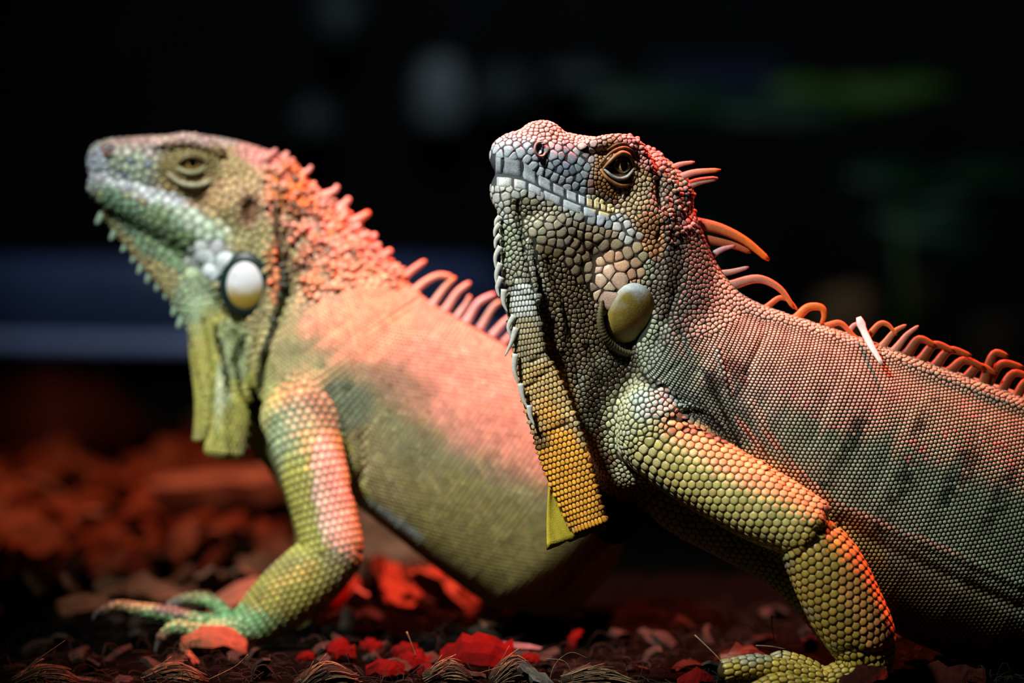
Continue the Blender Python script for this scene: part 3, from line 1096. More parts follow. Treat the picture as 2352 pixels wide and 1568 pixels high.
def patch_row(an, lo, hi, cuts, h, name='lip_scale'):
    """oblong plates between two lines of photo pixels; cuts are photo columns"""
    lo, hi = smooth_path(np.array(lo, float), 10), smooth_path(np.array(hi, float), 10)
    for a, b in zip(cuts[:-1], cuts[1:]):
        n, m = 9, 7
        g = []
        for i in range(n):
            f = i / (n - 1); e = 1.3 / max(6, b - a)
            xx = a + (b - a) * (e + (1 - 2 * e) * f)
            yl, yh = np.interp(xx, lo[:, 0], lo[:, 1]), np.interp(xx, hi[:, 0], hi[:, 1])
            for j in range(m):
                v = j / (m - 1)
                g.append((xx, yl + (yh - yl) * (0.01 + 0.96 * v)))
        P, ok = an.body.raycast(np.array(g))
        zm = np.median(P[:, 2])
        good = ok & (np.abs(P[:, 2] - zm) < 30)
        N = unit(an.body.grad(P, 6))
        u = np.repeat(np.linspace(-1, 1, n), m); v = np.tile(np.linspace(-1, 1, m), n)
        Bm = np.stack([np.ones_like(u), u, v, u * v, u * u, v * v], 1)
        P = Bm @ np.linalg.lstsq(Bm[good], P[good], rcond=None)[0]
        N = np.repeat(unit(N[good].mean(0))[None], len(P), 0)
        edge = np.maximum(np.abs(u), np.abs(v)) > 0.99
        d = h * (1 - 0.35 * np.abs(u) ** 3) * (1 - 0.35 * np.abs(v) ** 3)
        P = P + N * np.where(edge, -1.5, d)[:, None]
        F = [[i * m + j, (i + 1) * m + j, (i + 1) * m + j + 1, i * m + j + 1] for i in range(n - 1) for j in range(m - 1)]
        c = np.clip(an.pig(P) * 1.25, 0, 1) * math.exp(random.gauss(0, 0.07))
        c = c * np.where(edge, 0.45, 1.0)[:, None] * (0.85 + 0.3 * vnoise(P, 5, 6))[:, None]
        an.mesh(name, P, np.array(F)[:, ::-1], c, M_SCALE)


patch_row(front, UP_LO, UP_HI, [1136, 1154, 1199, 1234, 1268, 1299, 1327, 1346, 1363, 1379, 1393, 1406], 2.6)
patch_row(front, LO_HI, LO_LO, [1137, 1178, 1211, 1246, 1290, 1338, 1372, 1403], 2.6)
# nostril: rim and dark hollow
lid(front, hf, [(1246, 334), (1232, 338), (1227, 352), (1234, 366), (1246, 366), (1252, 356)], 63, 3.2, (170, 140, 134), name='nostril_rim', dw=[-3, 0, 2, 1, -2, -6])


def ochre(seed):
    def f(V):
        t = vnoise(V, 26, seed)[:, None]; n2 = vnoise(V, 7, seed + 1)[:, None]
        y = ((V[:, 1] - V[:, 1].min()) / (np.ptp(V[:, 1]) + 1e-6))[:, None]
        w = np.clip((0.36 - y - 0.6 * (t - 0.5)) * 3, 0, 1)
        return (lin((158, 140, 62)) * (1 - w) + lin((190, 205, 205)) * w) * (0.75 + 0.45 * n2)
    return f


front.disc('cheek_plate', (1452, 722), 58, 74, 0.15, 13, ochre(3), bulge=0.35, sink=6, label='big mottled ochre cheek plate', lobes=0.03, dz=-6)
lid(front, hf, [(1380, 690), (1376, 740), (1396, 786), (1440, 812), (1484, 800)], 40, 9, (96, 88, 62), name='cheek_fold', dw=[22, 22, 18, 8, -8])
front.disc('white_flake', (1431, 446), 4, 11, 0.1, 5, lambda V: np.repeat(lin((225, 220, 205))[None], len(V), 0))

# the yellow back of the dewlap's turned edge: a thin sheet behind the ribbon
n, m = 14, 16
Lp = smooth_path(np.array([at(1268, 1075, -30), at(1260, 1130, -16), at(1256, 1190, -8), at(1256, 1262, -6)]), 6)
Rp = smooth_path(np.array([at(1286, 1075, -44), at(1316, 1120, -46), at(1352, 1168, -48), at(1394, 1214, -50)]), 6)
V, C = [], []
for i in range(n):
    f = i / (n - 1) * (len(Lp) - 1)
    l = np.array([np.interp(f, np.arange(len(Lp)), Lp[:, c]) for c in range(3)]); r = np.array([np.interp(f, np.arange(len(Rp)), Rp[:, c]) for c in range(3)])
    for j in range(m):
        g = j / (m - 1)
        p_ = l * (1 - g) + r * g
        p_[2] += 14 * math.sin(math.pi * g) + 3 * math.sin(9 * g)
        if i == n - 1:
            p_[1] += random.uniform(-3, 4)
        V.append(p_)
        C.append(lin((204, 188, 62)) * (1 - g) ** 1.3 + lin((112, 108, 34)) * (1 - (1 - g) ** 1.3))
V = np.array(V); C = np.array(C) * (0.7 + 0.5 * vnoise(V, 8, 3))[:, None]
o = front.mesh('dewlap_flap', V, np.array([[i * m + j, (i + 1) * m + j, (i + 1) * m + j + 1, i * m + j + 1] for i in range(n - 1) for j in range(m - 1)]), C, M_SKIN, label='thin yellow flap at the dewlap tip')
md = o.modifiers.new('thick', 'SOLIDIFY'); md.thickness = 0.0012; md.offset = 0
crest = [
    ([(1530, 392, 92), (1560, 378, 95), (1596, 372, 98)], 9, (205, 150, 140), (220, 130, 110)),
    ([(1540, 418, 90), (1590, 397, 92), (1656, 390, 95)], 12, (190, 150, 150), (236, 110, 40)),
    ([(1562, 436, 100), (1600, 418, 104), (1649, 409, 106)], 14, (186, 150, 145), (205, 170, 150)),
    ([(1590, 512, 112), (1650, 524, 116), (1710, 552, 118), (1767, 598, 120)], 17, (160, 92, 66), (240, 120, 30)),
    ([(1600, 545, 112), (1680, 562, 118), (1725, 580, 120)], 13, (150, 80, 56), (170, 84, 40)),
    ([(1628, 592, 112), (1655, 574, 114), (1690, 563, 116)], 10, (165, 165, 168), (215, 120, 120)),
    ([(1640, 630, 112), (1680, 624, 114), (1720, 613, 116)], 10, (160, 140, 130), (205, 150, 140)),
    ([(1680, 655, 116), (1740, 640, 118), (1790, 662, 118), (1824, 708, 118)], 13, (170, 120, 105), (226, 120, 50)),
    ([(1765, 702, 120), (1790, 684, 120), (1812, 690, 120), (1832, 712, 120)], 8, (220, 110, 60), (220, 110, 50)),
    ([(1832, 728, 120), (1856, 706, 122), (1886, 706, 122), (1893, 724, 122), (1886, 746, 120)], 12, (226, 118, 50), (216, 100, 40)),
    ([(1900, 748, 124), (1930, 742, 124), (1958, 768, 124), (1982, 786, 122)], 9, (216, 110, 70), (226, 120, 60)),
    ([(1945, 772, 126), (1960, 748, 128), (1978, 742, 128)], 9, (216, 150, 140), (225, 170, 160)),
    ([(1996, 770, 130), (2020, 744, 132), (2040, 746, 132), (2060, 770, 130)], 9, (190, 110, 66), (206, 116, 60)),
    ([(2035, 785, 132), (2056, 760, 134), (2082, 746, 134)], 10, (196, 130, 95), (205, 130, 90)),
    ([(2062, 795, 136), (2084, 768, 138), (2110, 748, 138)], 10, (196, 140, 120), (215, 150, 130)),
]
for i, (a, c) in enumerate([((2088, 808), (2150, 788)), ((2120, 822), (2192, 800)), ((2152, 836), (2232, 812)), ((2186, 850), (2262, 838)),
                            ((2222, 866), (2290, 852)), ((2262, 872), (2316, 812)), ((2268, 884), (2352, 838)), ((2300, 900), (2372, 862)), ((2334, 914), (2400, 880)), ((2366, 926), (2430, 898))]):
    m = (a[0] * 0.62 + c[0] * 0.38, min(a[1], c[1]) - 14 + (a[1] - c[1]) * 0.25)
    z = 138 + i * 6
    crest.append(([(a[0], a[1], z), (m[0], m[1], z + 2), (c[0], c[1] + 6, z + 2)], 15, (120, 62, 36), (190, 96, 44)))
for pts, r, c0, c1 in crest:
    front.spine('crest_spine', pts, r, c0, tipcol=c1, flat=0.4, taper=0.62)
for pts in ([(1149, 498), (1140, 508), (1137, 522)], [(1148, 514), (1138, 528), (1135, 545)], [(1150, 540), (1139, 553), (1137, 572)], [(1150, 566), (1138, 590), (1139, 620)],
            [(1150, 604), (1140, 630), (1141, 658)], [(1152, 636), (1142, 660), (1147, 684)], [(1158, 664), (1156, 694), (1166, 718)], [(1182, 724), (1168, 750), (1174, 778)],
            [(1186, 752), (1175, 785), (1160, 818)], [(1184, 812), (1181, 850), (1191, 884)], [(1196, 880), (1200, 910), (1212, 940)], [(1216, 930), (1218, 955), (1228, 978)]):
    front.spine('chin_spine', pts, 7.5, (196, 200, 190), dz=-60, flat=0.5, taper=0.8)
lin_w = lin((236, 226, 222))
fl = thing('skin_flake', 'white sliver of shed skin lying across the front iguana back crest', 'skin flake', tuple(to_world(at(2000, 790, 100))))
V, F = tube(smooth_path(np.array([at(1972, 728, 108), at(1984, 760, 96), at(2002, 796, 70), at(2026, 836, 46)]), 4), np.interp(np.linspace(0, 1, 13), [0, .15, .3, .6, 1], [6, 11, 8.5, 8.5, 5]), 0.25, (0, 0, 1), 8)
link('sliver', np_mesh('sliver', to_world(V) - np.array(fl.location), F, np.repeat(lin_w[None], len(V), 0)), M_HORN, fl)

# ================================================================== REAR IGUANA
RZ = 827.0
KR = 1 + RZ / FPX
hr = HeadFrame(440, 385, RZ, math.radians(6))
R_ = Body()


def A(px, py, dz, a, b):
    return list(at(px, py, RZ + dz * KR)) + [a * KR, b * KR]


r_torso = R_.add(Chain('torso', [A(760, 770, 0, 205, 130), A(850, 880, 0, 232, 150), A(1050, 1020, 10, 252, 165), A(1170, 1102, 22, 262, 165), A(1258, 1166, 40, 262, 164)],
                       (0.1, 0, -1), k=40))
r_rump = R_.add(Chain('torso', [A(1264, 1170, 80, 250, 160), A(1300, 1165, 260, 210, 150), A(1350, 1170, 480, 130, 110)], (1, 0, 0.1), k=40))
r_neck = R_.add(Chain('neck', [A(578, 466, 0, 118, 80), A(644, 566, 0, 160, 88), A(704, 666, 0, 186, 100), A(770, 780, 0, 205, 120)], (0, 0, -1), k=40))
R_.add(Chain('skull', hr.st([(232, 372, 44, 28), (262, 374, 54, 40), (310, 380, 64, 50), (370, 388, 76, 60), (440, 400, 90, 70), (500, 412, 95, 74), (560, 432, 100, 76), (600, 452, 104, 78)]), (0, 0, 1), k=14, frame=hr))
R_.add(Chain('jaw', hr.st([(232, 424, 34, 26), (275, 442, 48, 42), (340, 470, 58, 55), (420, 508, 66, 66), (500, 545, 78, 72), (550, 585, 76, 70)]), (0, 0, 1), k=14, frame=hr))
R_.add(Chain('gular', [A(262, 470, 0, 36, 18), A(330, 530, 0, 56, 22), A(395, 598, 0, 62, 26), A(455, 680, 0, 58, 28), A(500, 760, 0, 62, 30)], (0, 0, -1), k=26))
r_dew = R_.add(Chain('dewlap', [A(488, 700, -5, 52, 24), A(500, 800, -10, 56, 22), A(520, 900, -20, 56, 18), A(520, 990, -22, 50, 16), A(515, 1044, -22, 46, 14)], (0.25, 0, -1), k=14, cap=14))
r_dew2 = R_.add(Chain('dewlap', [A(455, 720, -2, 26, 16), A(463, 810, 6, 30, 14), A(472, 920, 8, 26, 12), A(462, 1010, 8, 20, 11)], (-0.3, 0, -1), k=12, cap=10))
hb2 = lambda n, px, py, w, r, k=14, **kw: R_.add(Ball(n, hr.p(px, py, w), np.asarray(r, float) * KR, k=k, frame=hr, **kw))
hb2('jowl', 545, 630, 34, (70, 78, 48), 28)
hb2('cheek_ball', 540, 470, 45, (60, 60, 40), 20)
hb2('eye_mound', 447, 388, 44, (62, 50, 34), 14)
hb2('eye_socket', 447, 384, 88, (28, 20, 15), 6, sub=True)
hb2('nostril_pit', 256, 346, 44, (11, 11, 12), 4, sub=True)
hb2('ear_pit', 583, 490, 96, (20, 30, 16), 6, sub=True)
R_.add(Chain('brow', [hr.p(370, 336, 50) + [14, 14], hr.p(420, 326, 60) + [17, 15], hr.p(470, 330, 64) + [17, 15], hr.p(510, 352, 64) + [15, 15]], (0, 0, 1), k=14, frame=hr))
hc2 = lambda pts, w_, amp: R_.add(Crease([hr.p(*p) for p in pts], w_ * KR, amp * KR, frame=hr))
hc2([(196, 398, 0), (230, 414, 36), (270, 432, 46), (330, 452, 56), (400, 469, 68), (470, 482, 76), (500, 492, 78)], 5, 6)
hc2([(500, 492, 78), (540, 530, 78), (575, 560, 76)], 8, 4)
hc2([(380, 400, 62), (400, 425, 66), (440, 440, 72), (490, 430, 72)], 6, 4)
for pts, w_, a in (([(640, 480, -70), (655, 580, -80), (660, 690, -85), (630, 780, -80), (596, 880, -70)], 12, 16),
                   ([(615, 520, -70), (625, 620, -70), (610, 720, -70), (590, 800, -60)], 10, 8),
                   ([(512, 640, -70), (520, 700, -60), (560, 722, -60), (610, 700, -70)], 9, 6),
                   
                   ([(570, 790, -60), (560, 850, -50), (545, 930, -50)], 10, -8),
                   ([(830, 1000, -150), (850, 1060, -150), (820, 1130, -150)], 16, 10), ([(900, 1060, -165), (1000, 1110, -165), (1120, 1210, -165)], 14, 5),
                   ([(760, 900, -140), (800, 960, -150)], 14, 3)):
    R_.add(Crease([at(p[0], p[1], RZ + p[2] * KR) for p in pts], w_ * KR, a * KR))
r_up = R_.add(Chain('upper_arm', [A(700, 960, -100, 96, 76), A(715, 1050, -135, 78, 68), A(740, 1150, -150, 72, 62), A(764, 1250, -160, 68, 60)], (0.2, 0, -1), k=18))
r_sh = R_.add(Ball('shoulder', at(705, 940, RZ - 80 * KR), (90 * KR, 110 * KR, 66 * KR), k=40))
r_fore = R_.add(Chain('forearm', [A(768, 1268, -158, 66, 58), A(715, 1320, -160, 74, 62), A(650, 1375, -162, 70, 58), A(596, 1420, -165, 56, 44), A(566, 1440, -165, 44, 36)], (0, 0, -1), k=10))
r_palm = R_.add(Chain('palm', [A(570, 1436, -165, 34, 40), A(520, 1440, -168, 24, 40), A(490, 1440, -170, 18, 34)], (0, 0, -1), k=12))
r_toes = [R_.add(Chain('toe', st, (0, 0, -1), k=6)) for st in (
    [A(520, 1434, -150, 18, 18), A(450, 1424, -145, 17, 17), A(385, 1410, -140, 18, 17), A(318, 1400, -138, 15, 15), A(268, 1392, -136, 12, 12), A(240, 1404, -136, 9, 9)],
    [A(530, 1424, -120, 16, 16), A(492, 1386, -100, 16, 16), A(450, 1374, -85, 14, 14), A(405, 1386, -75, 13, 13), A(384, 1404, -72, 9, 9)],
    [A(530, 1450, -190, 18, 18), A(460, 1450, -205, 17, 17), A(404, 1440, -214, 15, 15), A(374, 1462, -220, 11, 11)],
    [A(540, 1462, -195, 16, 16), A(500, 1482, -215, 15, 15), A(470, 1490, -225, 12, 12)])]
R_.add(Chain('far_arm', [A(640, 960, 90, 60, 55), A(600, 985, 100, 42, 42), A(690, 1120, 130, 42, 42), A(720, 1260, 140, 40, 40), A(690, 1420, 140, 34, 34)], (0, 0, -1), k=22))

for pts, w_, a in (([(500, 760), (516, 830), (530, 900)], 9, 14), ([(470, 740), (490, 850), (484, 960), (462, 1030)], 8, 12), ([(560, 780), (545, 830), (556, 900), (590, 960)], 9, 12), ([(530, 800), (512, 900), (520, 1040)], 9, -7),
                   ([(645, 540), (660, 640), (655, 700), (620, 790), (598, 900)], 9, 12), ([(612, 560), (628, 640), (620, 720)], 7, -6), ([(800, 900), (830, 960), (860, 1040)], 14, 6), ([(830, 1010), (836, 1080), (806, 1120)], 12, 10)):
    crease_px(R_, pts, w_, a, KR)
pr_ = PigmentShade(KR, (158, 150, 104))
pr_.blob(1050, 850, 330, 150, (188, 152, 130), 0.9, 38)
pr_.blob(890, 870, 110, 55, (116, 120, 92), 0.7, 20, edge=0.9)
pr_.blob(760, 940, 130, 60, (110, 122, 96), 0.8, -10)
pr_.blob(950, 1000, 120, 70, (122, 124, 88), 0.5, 40, edge=0.9)
pr_.blob(1150, 1250, 260, 110, (150, 142, 84), 0.9, 32)
pr_.blob(900, 1190, 80, 16, (190, 205, 195), 0.9, 32)
pr_.blob(690, 780, 80, 110, (170, 160, 112), 1.0)
pr_.blob(620, 960, 40, 140, (172, 172, 110), 1.0)
pr_.blob(690, 440, 90, 130, (206, 160, 134), 1.0, -25)
pr_.blob(800, 560, 90, 170, (208, 162, 142), 1.0, -35)
pr_.blob(670, 430, 50, 90, (236, 132, 56), 1.0, -15, spots=0.3)
pr_.blob(740, 560, 70, 120, (230, 140, 80), 0.9, -35, spots=0.45)
pr_.blob(760, 500, 140, 220, (120, 112, 100), 0.8, -35, spots=0.6)
pr_.blob(820, 720, 130, 110, (212, 165, 130), 0.9, 0)
pr_.blob(665, 560, 36, 120, (120, 96, 70), 0.8, 0, spots=0.4)
pr_.blob(640, 620, 14, 80, (224, 140, 96), 0.9)
# head
pr_.blob(420, 400, 190, 90, (168, 146, 96), 1.0, 8)
pr_.blob(250, 385, 75, 60, (150, 160, 172), 1.0)
pr_.blob(330, 345, 70, 30, (160, 150, 140), 1.0)
pr_.blob(320, 390, 60, 36, (150, 165, 140), 0.9)
pr_.blob(330, 385, 60, 40, (92, 104, 118), 0.9, spots=0.5)
pr_.blob(330, 440, 140, 17, (196, 206, 210), 1.0, 18)
pr_.blob(420, 470, 60, 20, (190, 200, 200), 0.7, 14)
pr_.blob(447, 385, 72, 52, (120, 108, 62), 1.0)
pr_.blob(500, 450, 70, 40, (178, 150, 106), 1.0)
pr_.blob(330, 520, 130, 46, (108, 140, 112), 1.0, 42)
pr_.blob(430, 560, 110, 60, (118, 145, 108), 1.0, 35)
pr_.blob(470, 520, 70, 26, (176, 198, 176), 0.8, 22)
pr_.blob(500, 605, 60, 40, (206, 220, 220), 1.0, 25)
pr_.blob(450, 700, 60, 70, (150, 172, 138), 1.0)
pr_.blob(590, 560, 40, 60, (166, 160, 110), 0.8)
pr_.blob(440, 320, 200, 20, (190, 160, 150), 0.9, 0)
pr_.blob(583, 490, 30, 40, (120, 90, 66), 0.9)
pr_.blob(600, 350, 60, 40, (216, 150, 140), 0.9, 20)
pr_.blob(510, 900, 90, 170, (172, 172, 88), 1.0)
pr_.blob(520, 860, 20, 110, (190, 205, 165), 0.8, 8)
pr_.blob(545, 800, 40, 70, (160, 175, 128), 0.9)
pr_.line([(648, 560), (660, 650), (650, 710), (615, 800), (598, 900)], 9, (52, 62, 44), 0.9)  # dark stroke that paints shade into the fold behind the cheek plate
pr_.line([(500, 770), (516, 830), (528, 890)], 8, (60, 66, 36), 0.9)  # painted shade in the front dewlap fold
pr_.line([(560, 790), (547, 840), (556, 900)], 8, (58, 66, 40), 0.9)  # painted shade in the back dewlap fold
pr_.line([(640, 470), (644, 560), (652, 620)], 8, (110, 90, 66), 0.8)  # painted shade along the upper neck fold
# arm
pr_.blob(690, 1010, 70, 80, (150, 168, 128), 0.9)
pr_.blob(735, 1140, 90, 140, (170, 168, 84), 1.0, 12)
pr_.blob(775, 1130, 40, 130, (206, 180, 160), 1.0, -10)  # arm side facing the heat lamp, its light painted in
pr_.blob(660, 1370, 150, 80, (158, 152, 72), 1.0, -38)
pr_.blob(480, 1420, 190, 50, (128, 180, 122), 1.0)
pr_.blob(270, 1400, 50, 30, (120, 100, 76), 1.0)
pr_.blob(385, 1460, 50, 40, (140, 105, 84), 1.0)
pr_.blob(410, 1384, 40, 18, (110, 112, 100), 1.0)

rear = Animal('blurred iguana behind at left with orange spiky neck, white cheek plate and olive flank', 800, 1480, RZ, R_, pr_, 0.55)
lo = at(180, 290, RZ); hi = at(1760, 1560, RZ)
rear.skin((lo[0] - 20, lo[1], RZ - 300), (hi[0], hi[1], RZ + 330), 6.5)
print('rear skin', len(rear.V), round(time.time() - T0, 1))
sr = Seeds()
sr.add(*chain_seeds(R_, r_torso, 12, 120, 0.28, 0.07))
sr.add(*chain_seeds(R_, r_rump, 12, 120, 0.28, 0.07))
sr.add(*chain_seeds(R_, r_up, 18, 26, 0.25, 0.05))
sr.add(*chain_seeds(R_, r_fore, 18, 26, 0.25, 0.05))
for c in (r_dew, r_dew2):
    sr.add(*chain_seeds(R_, c, 14, 20, 0.2, 0.04, facing=2))
own = R_.sdf(rear.V, True)[1]
nm = np.array([p.name for p in R_.parts] + ['none'])[own]
pois = ~np.isin(nm, ['torso', 'upper_arm', 'forearm', 'dewlap', 'far_arm']) & (rear.N[:, 2] < 0.5)
cand = rear.tri_points(60000, pois)
x, y = cand[:, 0] / KR + 1176, cand[:, 1] / KR + 784
rad = np.full(len(cand), 8.0)
rad[near(300, 400, 130, 90)] = 9.5
rad[near(450, 540, 110, 60)] = 12.0
rad[near(490, 605, 55, 45)] = 20.0
rad[near(447, 386, 74, 54)] = 6.5
kp0 = ~near(447, 384, 28, 20) & ~near(563, 655, 60, 74)
cand, rad = cand[kp0], rad[kp0]
kp = poisson_seeds(cand, rad, np.concatenate(sr.P), np.concatenate(sr.R) * 0.8)
cp, cr = cand[kp], rad[kp]
xx, yy = cp[:, 0] / KR + 1176, cp[:, 1] / KR + 784
hgt = np.where(cr > 11, 0.12, 0.25)
nape = (xx > 610) & (yy < 640 + (xx - 610) * 0.55) & (xx < 960)
kn = nape & (RNG.random(len(cp)) < 0.5)
hgt[kn] = RNG.uniform(1.2, 2.4, kn.sum())
sr.add(cp, -hr.F, cr, hgt, 0.06)
rear.scales(sr, 8, tilt=0.06, jit=0.12)

eye(rear, hr, (449, 380), 56, 25, 19, (9, 10))
lid(rear, hr, [(412, 386), (428, 371), (448, 364), (468, 369), (482, 382)], 80, 6, (112, 98, 58), dw=[-6, 0, 3, 0, -6])
lid(rear, hr, [(412, 386), (430, 398), (450, 402), (468, 398), (482, 384)], 80, 6, (150, 150, 110), dw=[-6, 0, 3, 0, -6])
lid(rear, hr, [(392, 400), (420, 422), (452, 430), (482, 424), (500, 408)], 74, 6, (176, 172, 140), dw=[-6, 0, 3, 0, -8], name='eyelid_fold')
lid(rear, hr, [(264, 334), (252, 336), (246, 347), (252, 357), (264, 358)], 44, 4, (176, 130, 118), name='nostril_rim')
rear.disc('tympanum', (583, 490), 19, 28, 0.1, 3, lambda V: np.repeat(lin((120, 88, 66))[None], len(V), 0) * (0.7 + 0.6 * vnoise(V, 12, 2))[:, None])


def white_top(V):
    y = ((V[:, 1] - V[:, 1].min()) / np.ptp(V[:, 1]))[:, None] + 0.35 * (vnoise(V, 20, 8)[:, None] - 0.5)
    w = np.clip((0.62 - y) * 4, 0, 1)
    return lin((168, 146, 62)) * (1 - w) + lin((226, 234, 238)) * w


rear.disc('cheek_plate_rim', (563, 655), 64, 78, 0.05, 8, lambda V: np.repeat(lin((22, 44, 42))[None], len(V), 0), sink=8, dz=-3, label='dark ring round the cheek plate')
rear.disc('cheek_plate', (563, 655), 49, 62, 0.05, 13, white_top, bulge=0.3, sink=2, dz=-5, label='white and ochre cheek plate')
for cx, cy, rx, ry, rot in ((470, 590, 30, 22, 0.3), (520, 598, 24, 20, 0.4), (478, 622, 22, 18, 0.2)):
    rear.disc('cheek_scale', (cx, cy), rx, ry, rot, 7, lambda V: np.repeat(lin((206, 220, 222))[None], len(V), 0) * (0.75 + 0.4 * vnoise(V, 14, 2))[:, None])

PK = (222, 160, 145)
for pts, r, c0, c1 in (
        ([(806, 512), (832, 498), (850, 486)], 13, PK, (236, 120, 60)), ([(778, 478), (796, 464), (802, 452)], 12, PK, PK), ([(745, 448), (768, 438), (776, 424)], 11, PK, PK),
        ([(690, 400), (708, 392), (716, 380)], 9, PK, PK), ([(840, 556), (856, 548), (862, 534)], 12, PK, PK), ([(868, 596), (884, 586), (900, 572)], 13, PK, (228, 140, 110)),
        ([(915, 652), (945, 622), (978, 598)], 11, PK, (232, 140, 110)), ([(946, 672), (975, 648), (1008, 632), (1040, 636)], 10, (222, 170, 145), (214, 150, 110)),
        ([(1000, 690), (1022, 660), (1046, 636)], 10, (216, 180, 170), (220, 140, 70)), ([(1030, 702), (1052, 670), (1080, 648)], 11, (220, 170, 160), (216, 160, 130)),
        ([(1058, 716), (1072, 696), (1080, 678)], 9, (216, 180, 170), (216, 150, 120)), ([(1078, 728), (1100, 694), (1138, 674)], 11, (226, 180, 175), (226, 160, 160)),
        ([(1110, 742), (1132, 706), (1152, 690)], 10, (206, 170, 160), (200, 150, 110)), ([(1140, 760), (1160, 738), (1182, 722)], 10, (216, 175, 170), (214, 160, 140)),
        ([(1168, 776), (1190, 752), (1212, 742)], 10, PK, PK)):
    rear.spine('crest_spine', pts, r, c0, tipcol=c1, dz=RZ - 6, flat=0.6, taper=0.45)
for q_, (x0, y0, dx, dy) in enumerate(((238, 488, -6, 26), (272, 520, -8, 32), (300, 548, -10, 30), (322, 570, -10, 34), (344, 590, -6, 30), (362, 606, -4, 36), (384, 626, -4, 34), (404, 646, -4, 32), (420, 664, -2, 30), (420, 690, -2, 26), (432, 720, -2, 24))):
    x0, y0, dy = (x0, y0, dy) if q_ < 4 else (x0 - 10, y0 + 4, dy * 1.25)
    rear.spine('chin_spine', [(x0, y0), (x0 - 9 + dx * 0.4, y0 + 8 + dy * 0.4), (x0 - 11 + dx, y0 + 8 + dy * 0.75)], 9.5, (150, 182, 158), dz=RZ - 4, flat=0.6, taper=0.6)
for pts in ([(242, 1400, -136), (222, 1408, -136), (212, 1424, -136)], [(386, 1402, -72), (374, 1414, -72), (368, 1428, -72)], [(376, 1460, -220), (362, 1478, -222), (356, 1500, -224)], [(472, 1488, -225), (458, 1496, -228), (450, 1508, -230)]):
    rear.spine('claw', [(p[0], p[1], RZ + p[2] * KR) for p in pts], 9, (70, 66, 64), tipcol=(120, 116, 116), flat=0.7, taper=0.9)

# ================================================================== GROUND, LITTER AND THE DARK HALL BEHIND
def mat_plain(name, c0, c1, rough=0.8, scale=60, stretch=(1, 1, 1), bump=0.5, spec=0.3, detail=6):
    m = bpy.data.materials.new(name); m.use_nodes = True
    nt = m.node_tree; b = nt.nodes['Principled BSDF']
    tc = nt.nodes.new('ShaderNodeTexCoord'); mp = nt.nodes.new('ShaderNodeMapping'); mp.inputs['Scale'].default_value = stretch
    nz = nt.nodes.new('ShaderNodeTexNoise'); nz.inputs['Scale'].default_value = scale; nz.inputs['Detail'].default_value = detail; nz.inputs['Roughness'].default_value = 0.65
    cr = nt.nodes.new('ShaderNodeValToRGB'); cr.color_ramp.elements[0].position = 0.32; cr.color_ramp.elements[1].position = 0.7
    cr.color_ramp.elements[0].color = (*lin(c0), 1); cr.color_ramp.elements[1].color = (*lin(c1), 1)
    bp = nt.nodes.new('ShaderNodeBump'); bp.inputs['Strength'].default_value = bump; bp.inputs['Distance'].default_value = 0.002
    L = nt.links.new
    L(tc.outputs['Object'], mp.inputs[0]); L(mp.outputs[0], nz.inputs['Vector']); L(nz.outputs['Fac'], cr.inputs[0]); L(cr.outputs[0], b.inputs['Base Color'])
    L(nz.outputs['Fac'], bp.inputs['Height']); L(bp.outputs[0], b.inputs['Normal'])
    b.inputs['Roughness'].default_value = rough; b.inputs['Specular IOR Level'].default_value = spec
    return m


M_SOIL = mat_plain('dark_soil', (3, 2, 2), (10, 8, 6), 0.98, 90, bump=0.9, spec=0.02)
M_WALL = mat_plain('black_wall', (10, 10, 11), (22, 22, 24), 0.9, 6, bump=0.1, spec=0.1)
M_CHIP = [mat_plain('bark_' + n, a, b, 0.75, 40, (1, 6, 6), 0.8) for n, a, b in (
    ('rust', (96, 56, 36), (170, 104, 72)), ('brown', (96, 66, 46), (156, 112, 84)), ('pale', (150, 120, 100), (205, 172, 150)), ('dark', (20, 16, 12), (52, 42, 31)))]
M_MAUVE = mat_plain('mauve_flake', (84, 64, 66), (128, 104, 106), 0.8, 60)
M_DRED = mat_plain('dark_red_leaf', (30, 12, 10), (62, 26, 20), 0.9, 80, bump=0.8, spec=0.05)
M_FIBRE = mat_plain('coconut_fibre', (82, 62, 40), (150, 122, 86), 0.7, 200, bump=0.2)
M_HUSK = mat_plain('husk_dark', (26, 20, 15), (66, 52, 38), 0.9, 120, (1, 8, 8), 0.9)
M_RED = mat_plain('red_petal', (66, 5, 4), (108, 9, 7), 0.9, 60, bump=0.3, spec=0.08)
M_GREY = mat_plain('grey_wood', (70, 66, 60), (130, 122, 112), 0.8, 60, (1, 9, 9), 0.9)


def hills(X, Y):
    P = np.stack([X, Y, np.zeros_like(X)], 1)
    return (vnoise(P, 0.05, 1) - 0.5) * 0.010 + (vnoise(P, 0.018, 2) - 0.5) * 0.006 + (vnoise(P, 0.3, 4) - 0.5) * 0.012 * np.clip((Y - 1.9) / 0.5, 0, 1)


def gz(x, y):
    return float(hills(np.array([x]), np.array([y]))[0])


